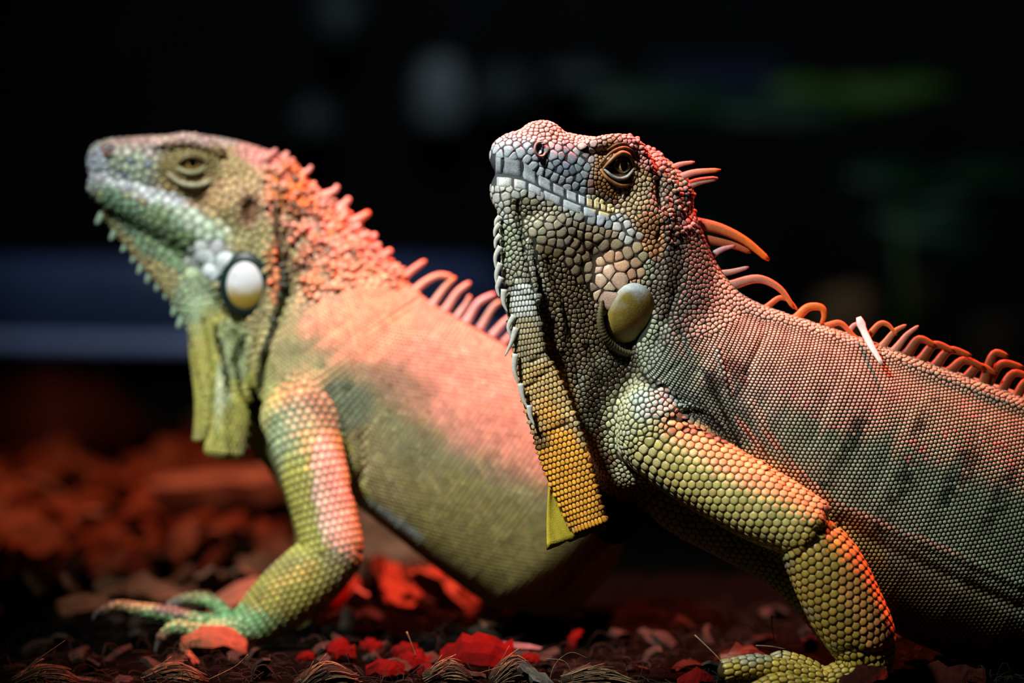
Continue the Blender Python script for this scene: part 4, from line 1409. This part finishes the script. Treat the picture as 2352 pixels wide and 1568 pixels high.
ys = np.concatenate([np.linspace(1.30, 2.2, 150), np.linspace(2.2, 5.6, 120)[1:]])
xs = np.linspace(-1.7, 1.7, 300)
X, Y = np.meshgrid(xs, ys)
V = np.stack([X.ravel(), Y.ravel(), hills(X.ravel(), Y.ravel()) - 0.002], 1)
nx, ny = len(xs), len(ys)
I = (np.arange(ny - 1)[:, None] * nx + np.arange(nx - 1)[None]).ravel()
FLOOR = link('floor', np_mesh('floor', V, np.stack([I, I + 1, I + nx + 1, I + nx], 1)), M_SOIL, kind='structure')
V = np.array([(-2.2, 5.5, -0.05), (2.2, 5.5, -0.05), (2.2, 5.5, 2.6), (-2.2, 5.5, 2.6), (-2.2, 5.62, -0.05), (2.2, 5.62, -0.05), (2.2, 5.62, 2.6), (-2.2, 5.62, 2.6)])
link('wall_back', np_mesh('wall_back', V, np.array([[0, 1, 2, 3], [5, 4, 7, 6], [4, 0, 3, 7], [1, 5, 6, 2], [3, 2, 6, 7], [4, 5, 1, 0]]), smooth=False), M_WALL, kind='structure')


def chip_mesh(name, L, W, T, bend, seed, nseg=5):
    """an irregular curved flake with thickness"""
    r = random.Random(seed)
    n, m = nseg, 3
    top = []
    for i in range(n + 1):
        f = i / n
        w = W * (0.55 + 0.45 * math.sin(math.pi * min(max(f, 0.06), 0.94))) * r.uniform(0.72, 1.15)
        sk = W * r.uniform(-0.12, 0.12)
        for j in range(m + 1):
            g = j / m - 0.5
            top.append(((f - 0.5) * L + r.uniform(-.02, .02) * L, g * w + sk, bend * L * (0.25 - (f - 0.5) ** 2) * 2 + bend * 0.7 * W * (0.25 - g * g) + r.uniform(-.15, .15) * T))
    k = m + 1
    V = [(a, b, c + T / 2) for a, b, c in top] + [(a, b, c - T / 2) for a, b, c in top]
    N = len(top)
    F = []
    for i in range(n):
        for j in range(m):
            a = i * k + j
            F.append((a, a + k, a + k + 1, a + 1)); F.append((N + a, N + a + 1, N + a + k + 1, N + a + k))
    for i in range(n):
        a = i * k; F.append((a, N + a, N + a + k, a + k)); a = i * k + m; F.append((a, a + k, N + a + k, N + a))
    for j in range(m):
        F.append((j, j + 1, N + j + 1, N + j)); a = n * k + j; F.append((a, N + a, N + a + 1, a + 1))
    return np_mesh(name, np.array(V), np.array(F), smooth=False)


def put(o, loc, rot, **kw):
    o.location = loc; o.rotation_euler = rot
    for k, v in kw.items():
        o[k] = v
    return o


rc = random.Random(11)
protos = []
for i in range(12):
    me = chip_mesh('bark_chip', rc.uniform(0.026, 0.06), rc.uniform(0.014, 0.03), rc.uniform(0.003, 0.007), rc.uniform(-0.15, 0.35), i)
    me.materials.append(M_CHIP[(0, 0, 1, 0, 1, 0, 2, 0, 1, 0, 0, 1)[i]])
    protos.append(me)
# the red heap behind the rear iguana: rows of chips, thickest where the photo shows them


def chip_words(o, px, y, py):
    m = o.data.materials[0].name
    kind = {'bark_rust': 'rust red', 'bark_brown': 'dull brown', 'bark_pale': 'pale'}[m]
    if px < 150:
        z = 'at the left edge of the picture'
    elif py < 1110 and px < 440:
        z = 'in front of the mauve boulder'
    elif px < 440:
        z = 'beyond the rear iguana toes'
    elif px < 690:
        z = 'behind the rear iguana hand and dewlap'
    elif px < 850:
        z = 'behind the rear iguana elbow'
    else:
        z = 'under the rear iguana belly'
    size = 'large' if max(o.dimensions) * 1.0 > 0.046 else 'small'
    pose = 'tipped up' if abs(o.rotation_euler.x) > 0.5 or abs(o.rotation_euler.y) > 0.5 else 'flat'
    return dict(label=f'{size} {kind} bark chip lying {pose} {z}', group=f'{size} {kind} chips lying {pose} {z}')


n = 0
tries = 0
used = []
while n < 230 and tries < 9000:
    tries += 1
    y = 1.78 + (3.25 - 1.78) * rc.random() ** 0.9
    px = rc.uniform(-60, 1130)
    if px > 760 and y > 2.5 or (330 < px < 710 and 2.2 < y < 2.6) or (370 < px < 470 and 1.95 < y < 2.16):
        continue
    x = (px - 1176) / FPX * y
    s = 0.75 + 0.45 * (y - 1.7)
    if any((x - a) ** 2 + (y - b) ** 2 < (0.018 * s) ** 2 * 2.2 for a, b in used):
        continue
    used.append((x, y))
    if (x + 0.51) ** 2 / 0.165 ** 2 + (y - 3.0) ** 2 / 0.16 ** 2 < 1:
        continue
    o = bpy.data.objects.new('bark_chip', protos[rc.randrange(12)]); COL.objects.link(o)
    o.scale = (s, s, s)
    put(o, (x, y, gz(x, y) + 0.004 + 0.010 * rc.random() * s), (rc.gauss(0, 0.55), rc.gauss(0, 0.55), rc.uniform(0, 6.28)))
    put(o, o.location, o.rotation_euler, category='bark chip', **chip_words(o, px, y, 520 + CAM_H * FPX / y))
    n += 1
# darker litter along the bottom of the picture
lit = []
for i in range(6):
    me = chip_mesh('bark_flake', rc.uniform(0.010, 0.022), rc.uniform(0.006, 0.013), rc.uniform(0.0012, 0.003), rc.uniform(-0.2, 0.4), 40 + i, 4)
    me.materials.append(M_CHIP[3] if i != 2 else M_CHIP[1])
    lit.append(me)


def flake_words(o, px):
    kind = 'dark' if 'dark' in o.data.materials[0].name else 'brown'
    z = ['in the left bottom corner', 'below the rear iguana hand', 'around the bright red pieces', 'on the soil below the dewlap', 'near the yellow toes', 'in the right bottom corner'][min(5, int(px // 392))]
    return dict(label=f'small {kind} bark flake {z}', group=f'{kind} flakes {z}')


for i in range(110):
    y = 1.525 + 0.30 * rc.random() ** 1.4
    px = rc.uniform(0, 2352)
    x = (px - 1176) / FPX * y
    li = rc.randrange(6)
    if px > 700 and li == 2:
        li = 3
    o = bpy.data.objects.new('bark_flake', lit[li]); COL.objects.link(o)
    put(o, (x, y, gz(x, y) + 0.002), (rc.gauss(0, 0.5), rc.gauss(0, 0.5), rc.uniform(0, 6.28)),
        category='bark flake', **flake_words(o, px))


def seg_thing(name, label, cat, pa, pb, D, L_extra, mesh, lift=0.0, roll=0.0, tilt=0.0):
    """lay a flake mesh (long axis x) between two photo pixels at distance D along the view"""
    dz = (D - D0) / U
    a, b = to_world(at(pa[0], pa[1], dz)), to_world(at(pb[0], pb[1], dz))
    m = (a + b) / 2; d = Vector(b - a)
    o = bpy.data.objects.new(name, mesh); COL.objects.link(o)
    o.location = m + np.array([0, 0, lift])
    q = d.to_track_quat('X', 'Z')
    o.rotation_euler = (q.to_matrix() @ Matrix.Rotation(roll, 3, 'X')).to_euler()
    o['label'] = label; o['category'] = cat
    return o


def flake(L, W, T, bend, seed, mat, nseg=6):
    me = chip_mesh('flake', L, W, T, bend, seed, nseg); me.materials.append(mat); return me


px_m = lambda n_, D: n_ * D / FPX
seg_thing('wood_stick', 'long pale pink stick lying behind the rear iguana front leg', 'stick', (352, 1136), (700, 1112), 2.42, 0, flake(px_m(360, 2.42), px_m(64, 2.42), 0.020, 0.02, 3, M_CHIP[2]), roll=0.3)
seg_thing('bark_chip', 'pale grey chip standing in the red heap left of the rear iguana', 'bark chip', (392, 1286), (446, 1206), 2.12, 0, flake(px_m(100, 2.12), px_m(62, 2.12), 0.008, 0.1, 4, M_CHIP[2]), roll=1.2)
seg_thing('driftwood', 'slanting brown piece of wood under the rear iguana belly', 'driftwood', (800, 1170), (1075, 1372), 2.0, 0, flake(px_m(380, 2.0), px_m(190, 2.0), 0.028, 0.05, 5, M_CHIP[1]), roll=0.9)
seg_thing('curled_bark', 'curled reddish brown bark piece under the rear iguana toes', 'bark', (425, 1488), (560, 1484), 1.63, 0, flake(px_m(150, 1.63), px_m(62, 1.63), 0.004, 0.5, 6, M_CHIP[0]), roll=0.8)
for i, (pa, pb, D, w, lab) in enumerate((((738, 1506), (818, 1496), 1.60, 46, 'red petal shaped chip, leftmost of the bright red pieces at the bottom'),
                                         ((826, 1484), (882, 1492), 1.62, 30, 'small bright red chip between the two larger red pieces'),
                                         ((1010, 1520), (1180, 1506), 1.58, 84, 'largest bright red leathery piece at the bottom centre'),
                                         ((905, 1528), (990, 1520), 1.59, 40, 'flat red chip left of the largest red piece'),
                                         ((842, 1545), (930, 1540), 1.56, 34, 'low red chip half buried under brown husk'),
                                         ((1310, 1500), (1336, 1446), 1.66, 24, 'thin upright red brown chip right of the red pieces'),
                                         ((738, 1410), (812, 1356), 1.84, 44, 'orange red sliver behind the rear iguana elbow'),
                                         ((900, 1500), (960, 1490), 1.61, 26, 'upper thin red chip just left of the largest red piece'),
                                         ((680, 1516), (730, 1510), 1.60, 22, 'small dim red chip left of the red petal shaped chip'),
                                         ((960, 1550), (1010, 1536), 1.56, 26, 'narrow red chip tucked under the combed husk strip'),
                                         ((1180, 1530), (1240, 1512), 1.58, 24, 'dull red chip right of the largest red piece'),
                                         ((1556, 1566), (1636, 1562), 1.50, 34, 'dark red rough chip just left of the yellow toes'))):
    seg_thing('red_chip', lab, 'chip', pa, pb, D, 0, flake(px_m(math.dist(pa, pb), D), px_m(w * 1.15, D), 0.0025, 0.55, 20 + i, M_RED, 9), roll=1.0)
seg_thing('pale_flake', 'thin pinkish white flake lying along the large red piece', 'flake', (1085, 1478), (1240, 1492), 1.60, 0, flake(px_m(160, 1.60), px_m(16, 1.60), 0.002, 0.1, 31, M_MAUVE), roll=0.8)
seg_thing('bark_chip', 'tan upright chip standing on the soil below the rear iguana belly', 'bark chip', (1106, 1432), (1150, 1384), 1.70, 0, flake(px_m(66, 1.7), px_m(46, 1.7), 0.003, 0.2, 32, M_CHIP[1]), roll=1.1)
seg_thing('bark_chip', 'tiny tan chip under the hanging dewlap of the front iguana', 'bark chip', (1292, 1420), (1338, 1408), 1.71, 0, flake(px_m(48, 1.71), px_m(18, 1.71), 0.002, 0.2, 33, M_CHIP[2]), roll=0.8)
seg_thing('bark_chip', 'triangular grey brown bark piece just behind the yellow toes', 'bark chip', (1660, 1530), (1760, 1528), 1.57, 0, flake(px_m(110, 1.57), px_m(90, 1.57), 0.004, 0.2, 34, M_GREY), roll=1.15)
seg_thing('wood_splinter', 'grey weathered wood splinter at the bottom edge below the dewlap', 'splinter', (1196, 1530), (1262, 1578), 1.50, 0, flake(px_m(90, 1.5), px_m(34, 1.5), 0.004, 0.05, 35, M_GREY), roll=0.9)
seg_thing('dead_leaf', 'dark red brown dead leaf at the bottom right corner', 'leaf', (2090, 1572), (2250, 1562), 1.52, 0, flake(px_m(190, 1.52), px_m(70, 1.52), 0.003, 0.3, 36, M_DRED, 9), roll=0.9)
seg_thing('dead_leaf', 'brown curled leaf scrap leaning on the front iguana wrist', 'leaf', (1935, 1570), (2030, 1545), 1.47, 0, flake(px_m(110, 1.47), px_m(46, 1.47), 0.002, 0.3, 37, M_DRED, 9), roll=1.0)


def husk(label, pa, pb, D, w, seed, nf=70):
    """a chunk of coconut husk: a dark core and many stiff fibres lying along it"""
    r = random.Random(seed)
    dz = (D - D0) / U
    a, b = to_world(at(pa[0], pa[1], dz)), to_world(at(pb[0], pb[1], dz))
    base = (a + b) / 2
    t = thing('coconut_husk', label, 'husk', tuple(base))
    d = unit(b - a); L = np.linalg.norm(b - a); W = px_m(w, D)
    s = unit(np.cross(d, (0, 0, 1.0))); u = np.cross(s, d)
    path = [(a - base) + d * L * f + u * (W * 0.5 * math.sin(math.pi * f)) for f in np.linspace(0, 1, 8)]
    rad = [W * (0.28 + 0.3 * math.sin(math.pi * f)) * r.uniform(0.85, 1.15) for f in np.linspace(0, 1, 8)]
    V, F = tube(np.array(path), rad, 0.7, s, 9)
    link('core', np_mesh('core', V, F), M_HUSK, t)
    VV, FQ, FT = [], [], []
    off = 0
    for i in range(nf):
        f0 = r.uniform(-0.05, 0.7); f1 = f0 + r.uniform(0.25, 0.5)
        an_ = r.uniform(0, 6.28); pts = []
        fly = r.random() < 0.25
        for k in range(6):
            f = f0 + (f1 - f0) * k / 5
            rr = W * (0.3 + 0.3 * math.sin(math.pi * min(max(f, 0), 1))) * (1.03 + (0.7 * (k / 5) ** 2 if fly else 0.03 * r.random()))
            pts.append((a - base) + d * L * f + u * (W * 0.5 * math.sin(math.pi * min(max(f, 0), 1))) + (s * math.cos(an_ + 0.08 * k) * 0.7 + u * math.sin(an_ + 0.08 * k)) * rr)
        V, F = tube(np.array(pts), np.full(6, r.uniform(0.00012, 0.0003)), 1, s, 4)
        VV.append(V); FQ.append(F[0] + off); FT.append(F[1] + off); off += len(V)
    link('fibres', np_mesh('fibres', np.concatenate(VV), [np.concatenate(FQ), np.concatenate(FT)]), M_FIBRE, t, kind='stuff')


husk('dark hairy husk clump at the bottom left of the red pieces', (690, 1575), (815, 1560), 1.50, 44, 1)
husk('brown husk strip with combed fibres at the bottom below the largest red piece', (975, 1560), (1080, 1566), 1.49, 44, 2, 110)
husk('dark husk lump right of the largest red piece', (1130, 1566), (1235, 1560), 1.51, 54, 3)
husk('low husk strip with stray fibres left of the yellow toes', (1290, 1562), (1450, 1570), 1.51, 30, 4, 90)
husk('dark husk scrap at the bottom left corner', (30, 1566), (180, 1570), 1.53, 40, 5)
husk('dark husk scrap below the rear iguana hand', (330, 1556), (470, 1566), 1.53, 36, 6)

r = random.Random(5)
VV, FQ, FT, off = [], [], [], 0
for i in range(1500):
    y = 1.50 + 0.32 * r.random() ** 1.6
    x = r.uniform(-0.19, 0.19) * y
    a_ = r.uniform(0, 6.28); L = r.uniform(0.006, 0.022); z0 = gz(x, y) + 0.0006; hgt = r.uniform(0.0, 0.006) * (1 if r.random() < 0.7 else 2.2)
    b_ = r.uniform(-1.5, 1.5)
    pts = []
    for k in range(5):
        f = k / 4
        pts.append((x + math.cos(a_ + b_ * f) * L * f, y + math.sin(a_ + b_ * f) * L * f, z0 + hgt * math.sin(math.pi * f * 0.8)))
    V, F = tube(np.array(pts), np.full(5, r.uniform(0.00012, 0.0003)), 1, (0, 0, 1), 3)
    VV.append(V); FQ.append(F[0] + off); FT.append(F[1] + off); off += len(V)
link('loose_fibres', np_mesh('loose_fibres', np.concatenate(VV), [np.concatenate(FQ), np.concatenate(FT)]), M_HUSK, FLOOR, kind='stuff')

for i, (pts, r_, lab) in enumerate((
        ([(1258, 1590, 0), (1272, 1530, 0), (1310, 1498, 2), (1352, 1512, 4)], 0.9, 'tall arching fibre over the bottom edge below the dewlap'),
        ([(1256, 1512, 0), (1296, 1518, 0), (1312, 1545, 0), (1316, 1580, 0)], 0.9, 'fibre bent into a hook right of the grey splinter'),
        ([(980, 1540, 4), (1040, 1528, 4), (1090, 1545, 4)], 0.6, 'thin fibre lying over the combed husk strip'),
        ([(1100, 1545, 4), (1150, 1530, 4), (1196, 1508, 4)], 0.6, 'thin fibre rising toward the grey splinter'),
        ([(1596, 1458, 90), (1640, 1500, 60), (1668, 1532, 50)], 1.6, 'pale twig slanting down to the yellow toes'),
        ([(1736, 1482, 90), (1770, 1484, 90), (1804, 1490, 90)], 1.4, 'pale splinter lying above the second yellow toe'),
        ([(1772, 1412, 200), (1774, 1440, 200), (1780, 1478, 200)], 1.6, 'thin upright stalk in the dark gap left of the yellow forearm'),
        ([(2026, 1546, 20), (2060, 1515, 20), (2116, 1488, 20)], 0.7, 'reddish fibre rising right of the front iguana wrist'),
        ([(2040, 1530, 16), (2080, 1512, 16), (2118, 1510, 16)], 0.7, 'lower reddish fibre right of the front iguana wrist'),
        ([(40, 1562, 60), (80, 1520, 60), (150, 1470, 60)], 1.2, 'faint twig at the left bottom corner'),
        ([(480, 1560, 40), (540, 1530, 40), (570, 1502, 40)], 1.2, 'brown twig leaning under the curled bark'),
        ([(934, 1450, 150), (946, 1480, 150), (956, 1508, 150)], 1.8, 'tan stalk stub standing above the red pieces'))):
    C3 = smooth_path(np.array([at(*p) for p in pts]), 5)
    Wd = to_world(C3); base = Wd[0]
    V, F = tube(Wd - base, np.linspace(r_, r_ * 0.5, len(Wd)) * U * 1.3, 1, (0, 1, 0.1), 5)
    t = link('fibre' if r_ < 1.1 else 'twig', np_mesh('fibre', V, F), M_FIBRE, None, label=lab, category='fibre' if r_ < 1.1 else 'twig')
    t.location = base


# ------------------------------------------------------------------ far background, all out of focus
def rock(name, label, cat, c, r, mat, seed, parent=None):
    n, m = 18, 28
    V, F = [], []
    for i in range(n + 1):
        th = math.pi * i / n
        for j in range(m):
            a = 2 * math.pi * j / m
            V.append((math.sin(th) * math.cos(a), math.sin(th) * math.sin(a), math.cos(th)))
    V = np.array(V)
    k = 0.75 + 0.5 * vnoise(V + 5, 0.7, seed)
    V = V * k[:, None] * np.array(r)
    for i in range(n):
        for j in range(m):
            b = (j + 1) % m
            F.append((i * m + j, (i + 1) * m + j, (i + 1) * m + b, i * m + b))
    o = link(name, np_mesh(name, V, np.array(F)), mat, parent)
    o.location = c
    if label:
        o['label'] = label; o['category'] = cat
    return o


M_STONE = mat_plain('mauve_stone', (86, 62, 64), (140, 104, 104), 0.85, 14, bump=0.6)
M_ROCK = mat_plain('grey_rock', (84, 90, 92), (150, 158, 160), 0.9, 8, bump=0.6)
M_BLUE = mat_plain('blue_plastic', (40, 52, 84), (54, 68, 100), 0.4, 4, bump=0.0, spec=0.5)
M_RIM = mat_plain('pale_blue_plastic', (118, 130, 166), (136, 148, 184), 0.35, 4, bump=0.0, spec=0.5)
M_LEAF = mat_plain('leaf_green', (30, 66, 14), (70, 98, 26), 0.5, 20, bump=0.2)
M_LEAFD = mat_plain('leaf_dark', (10, 40, 24), (20, 58, 34), 0.5, 20, bump=0.2)
M_NAVY = mat_plain('navy_paint', (12, 22, 48), (18, 30, 60), 0.6, 4, bump=0.0)
M_PLINTH = mat_plain('black_plinth', (9, 9, 10), (16, 16, 18), 0.9, 10, bump=0.2, spec=0.1)
M_WOODD = mat_plain('dark_wood', (48, 34, 22), (78, 58, 36), 0.8, 12, (1, 5, 5), 0.6)
M_DIM = mat_plain('dark_rock', (46, 52, 52), (78, 86, 86), 0.9, 8, bump=0.6)
M_WOOD = mat_plain('brown_wood', (92, 68, 42), (140, 104, 66), 0.8, 12, (1, 5, 5), 0.6)

P = ground_at(140, 1075)
rock('boulder', 'blurred mauve brown boulder at the left edge behind the red chips', 'boulder', (P[0] - 0.02, P[1] + 0.06, 0.035), (0.10, 0.09, 0.075), M_STONE, 3)


def revolve(prof, sx, sy, m=64):
    V, F = [], []
    for r, z in prof:
        for j in range(m):
            a = 2 * math.pi * j / m
            V.append((r * sx * math.cos(a), r * sy * math.sin(a), z))
    for i in range(len(prof) - 1):
        for j in range(m):
            b = (j + 1) % m
            F.append((i * m + j, i * m + b, (i + 1) * m + b, (i + 1) * m + j))
    return np.array(V), np.array(F)


tx, ty = -0.375, 3.75
zt = 0.1
t = thing('water_trough', 'wide blurred blue plastic water trough on a black base behind the rear iguana', 'trough', (tx, ty, 0))
V, F = revolve([(0.02, 0.0), (0.98, 0.0), (1.0, 0.01), (1.0, 0.068), (0.98, 0.076), (0.02, 0.076)], 0.40, 0.30)
link('base', np_mesh('base', V, F), M_PLINTH, t)
V, F = revolve([(0.5, 0.077), (1.0, 0.080), (1.06, 0.086), (1.075, 0.096), (1.06, 0.106), (1.01, 0.112)], 0.385, 0.29)
link('flange', np_mesh('flange', V, F), M_RIM, t, label='pale blue flange round the trough')
V, F = revolve([(1.0, 0.110), (0.985, 0.14), (0.95, 0.175), (0.90, 0.198), (0.86, 0.204), (0.82, 0.198), (0.78, 0.15), (0.3, 0.13), (0.01, 0.13)], 0.385, 0.29)
link('bowl', np_mesh('bowl', V, F), M_BLUE, t)


def leaf_plant(name, label, base, leaves, mat, seed):
    r = random.Random(seed)
    t = thing(name, label, 'plant', base)
    b = Vector(base)
    V, F = tube(np.array([(0, 0, -0.02), (0.01, 0, 0.25 * (leaves[0][0][2] - base[2])), (0.0, 0.02, 0.6 * (leaves[0][0][2] - base[2]))]), [0.012, 0.01, 0.006], 1, (0, 1, 0), 8)
    link('stem', np_mesh('stem', V, F), mat, t)
    for (c, L, W, ang) in leaves:
        n = 10
        VV, FF = [], []
        for i in range(n + 1):
            f = i / n; w = W * math.sin(math.pi * min(0.97, max(0.04, f))) ** 0.8
            x = (f - 0.5) * L; z = -0.25 * L * (f - 0.4) ** 2
            VV += [(x, -w / 2, z + 0.1 * w), (x, 0, z), (x, w / 2, z + 0.1 * w)]
        for i in range(n):
            for j in range(2):
                a = i * 3 + j
                FF.append((a, a + 3, a + 4, a + 1))
        me = np_mesh('leaf', np.array(VV), np.array(FF))
        md = link('leaf', me, mat, t)
        md.location = Vector(c) - b
        md.rotation_euler = (r.uniform(0.6, 1.2), ang, r.uniform(-0.3, 0.3))
        sm = md.modifiers.new('thick', 'SOLIDIFY'); sm.thickness = 0.002


def far(px, py, D):
    return to_world(at(px, py, (D - D0) / U))


leaf_plant('leafy_plant', 'bright yellow green out of focus leaves at upper right', (0.62, 4.55, 0.0),
           [(far(1870, 205, 4.5), 0.16, 0.05, 0.05), (far(1990, 215, 4.55), 0.17, 0.05, 0.0), (far(2090, 200, 4.6), 0.15, 0.04, -0.1), (far(1940, 225, 4.5), 0.14, 0.04, 0.15)], M_LEAF, 1)
leaf_plant('leafy_plant', 'dark green out of focus leaves hanging left of the bright leaves', (0.32, 4.75, 0.0),
           [(far(1600, 240, 4.7), 0.24, 0.06, 0.0), (far(1720, 255, 4.7), 0.26, 0.06, 0.05), (far(1480, 225, 4.75), 0.22, 0.06, -0.1), (far(1830, 250, 4.7), 0.2, 0.05, 0.1)], M_LEAFD, 2)
leaf_plant('leafy_plant', 'very dark bush of leaves at the right edge in the distance', (0.78, 4.9, 0.0),
           [(far(2060, 410, 4.9), 0.2, 0.07, 0.1), (far(2200, 450, 4.9), 0.2, 0.07, -0.2), (far(2120, 520, 4.85), 0.2, 0.07, 0.2), (far(2290, 400, 4.9), 0.2, 0.07, 0.0)], M_LEAFD, 3)
for i, (px, py, w, h, lab, mt) in enumerate(((1010, 235, 66, 90, 'pale grey rock on the wall above the space between the two iguanas', M_ROCK), (1160, 215, 62, 70, 'darker grey rock right of the pale grey rock', M_DIM),
                                             (1330, 195, 90, 46, 'dim grey green rock behind the front iguana head', M_DIM),
                                             (720, 290, 46, 54, 'faint grey rock above the rear iguana neck', M_DIM), (780, 50, 50, 75, 'faint blue grey rock high up at the top edge', M_DIM))):
    Dw = (5.44 - 0.0) / C_
    c = far(px, py, Dw)
    c[1] = 5.44
    rock('wall_rock', lab, 'rock', tuple(c), (px_m(w, 5.4), 0.07, px_m(h, 5.4)), mt, 20 + i)
c = far(1650, 185, 5.5); c[1] = 5.485
hw, hh = px_m(150, 5.5), px_m(42, 5.5)
V = np.array([(sx * hw, sy * 0.012, sz * hh) for sx in (-1, 1) for sy in (-1, 1) for sz in (-1, 1)])
o = link('blue_board', np_mesh('blue_board', V, np.array([[0, 1, 3, 2], [4, 6, 7, 5], [0, 4, 5, 1], [2, 3, 7, 6], [0, 2, 6, 4], [1, 5, 7, 3]]), smooth=False), M_NAVY, label='dark blue board on the far wall behind the front iguana crest', category='board')
o.location = c
bv = o.modifiers.new('edge', 'BEVEL'); bv.width = 0.004; bv.segments = 2
for px, py, D, w, lab, mt in ((1925, 668, 4.6, 75, 'out of focus brown stump behind the front iguana back', M_WOOD), (2100, 640, 4.85, 52, 'dim olive brown stump right of the brown stump', M_WOODD),
                              (2270, 740, 4.4, 75, 'very dark reddish stump behind the front iguana back at right', M_WOODD)):
    top = far(px, py, D); r = px_m(w, D)
    n = 9
    path = np.array([(0.015 * math.sin(3 * f), 0, -0.02 + (top[2] + 0.02) * f) for f in np.linspace(0, 1, n)])
    V, F = tube(path, [r * q for q in (1.25, 1.12, 1.04, 1.0, 0.98, 0.97, 0.95, 0.92, 0.7)], 1, (0, 1, 0), 16)
    V[:, :2] *= (1 + 0.12 * (vnoise(V, 0.05, 3) - 0.5))[:, None]
    o = link('stump', np_mesh('stump', V, F), mt, None, label=lab, category='stump'); o.location = (top[0], top[1], 0)
print('built', len(bpy.data.objects), round(time.time() - T0, 1))
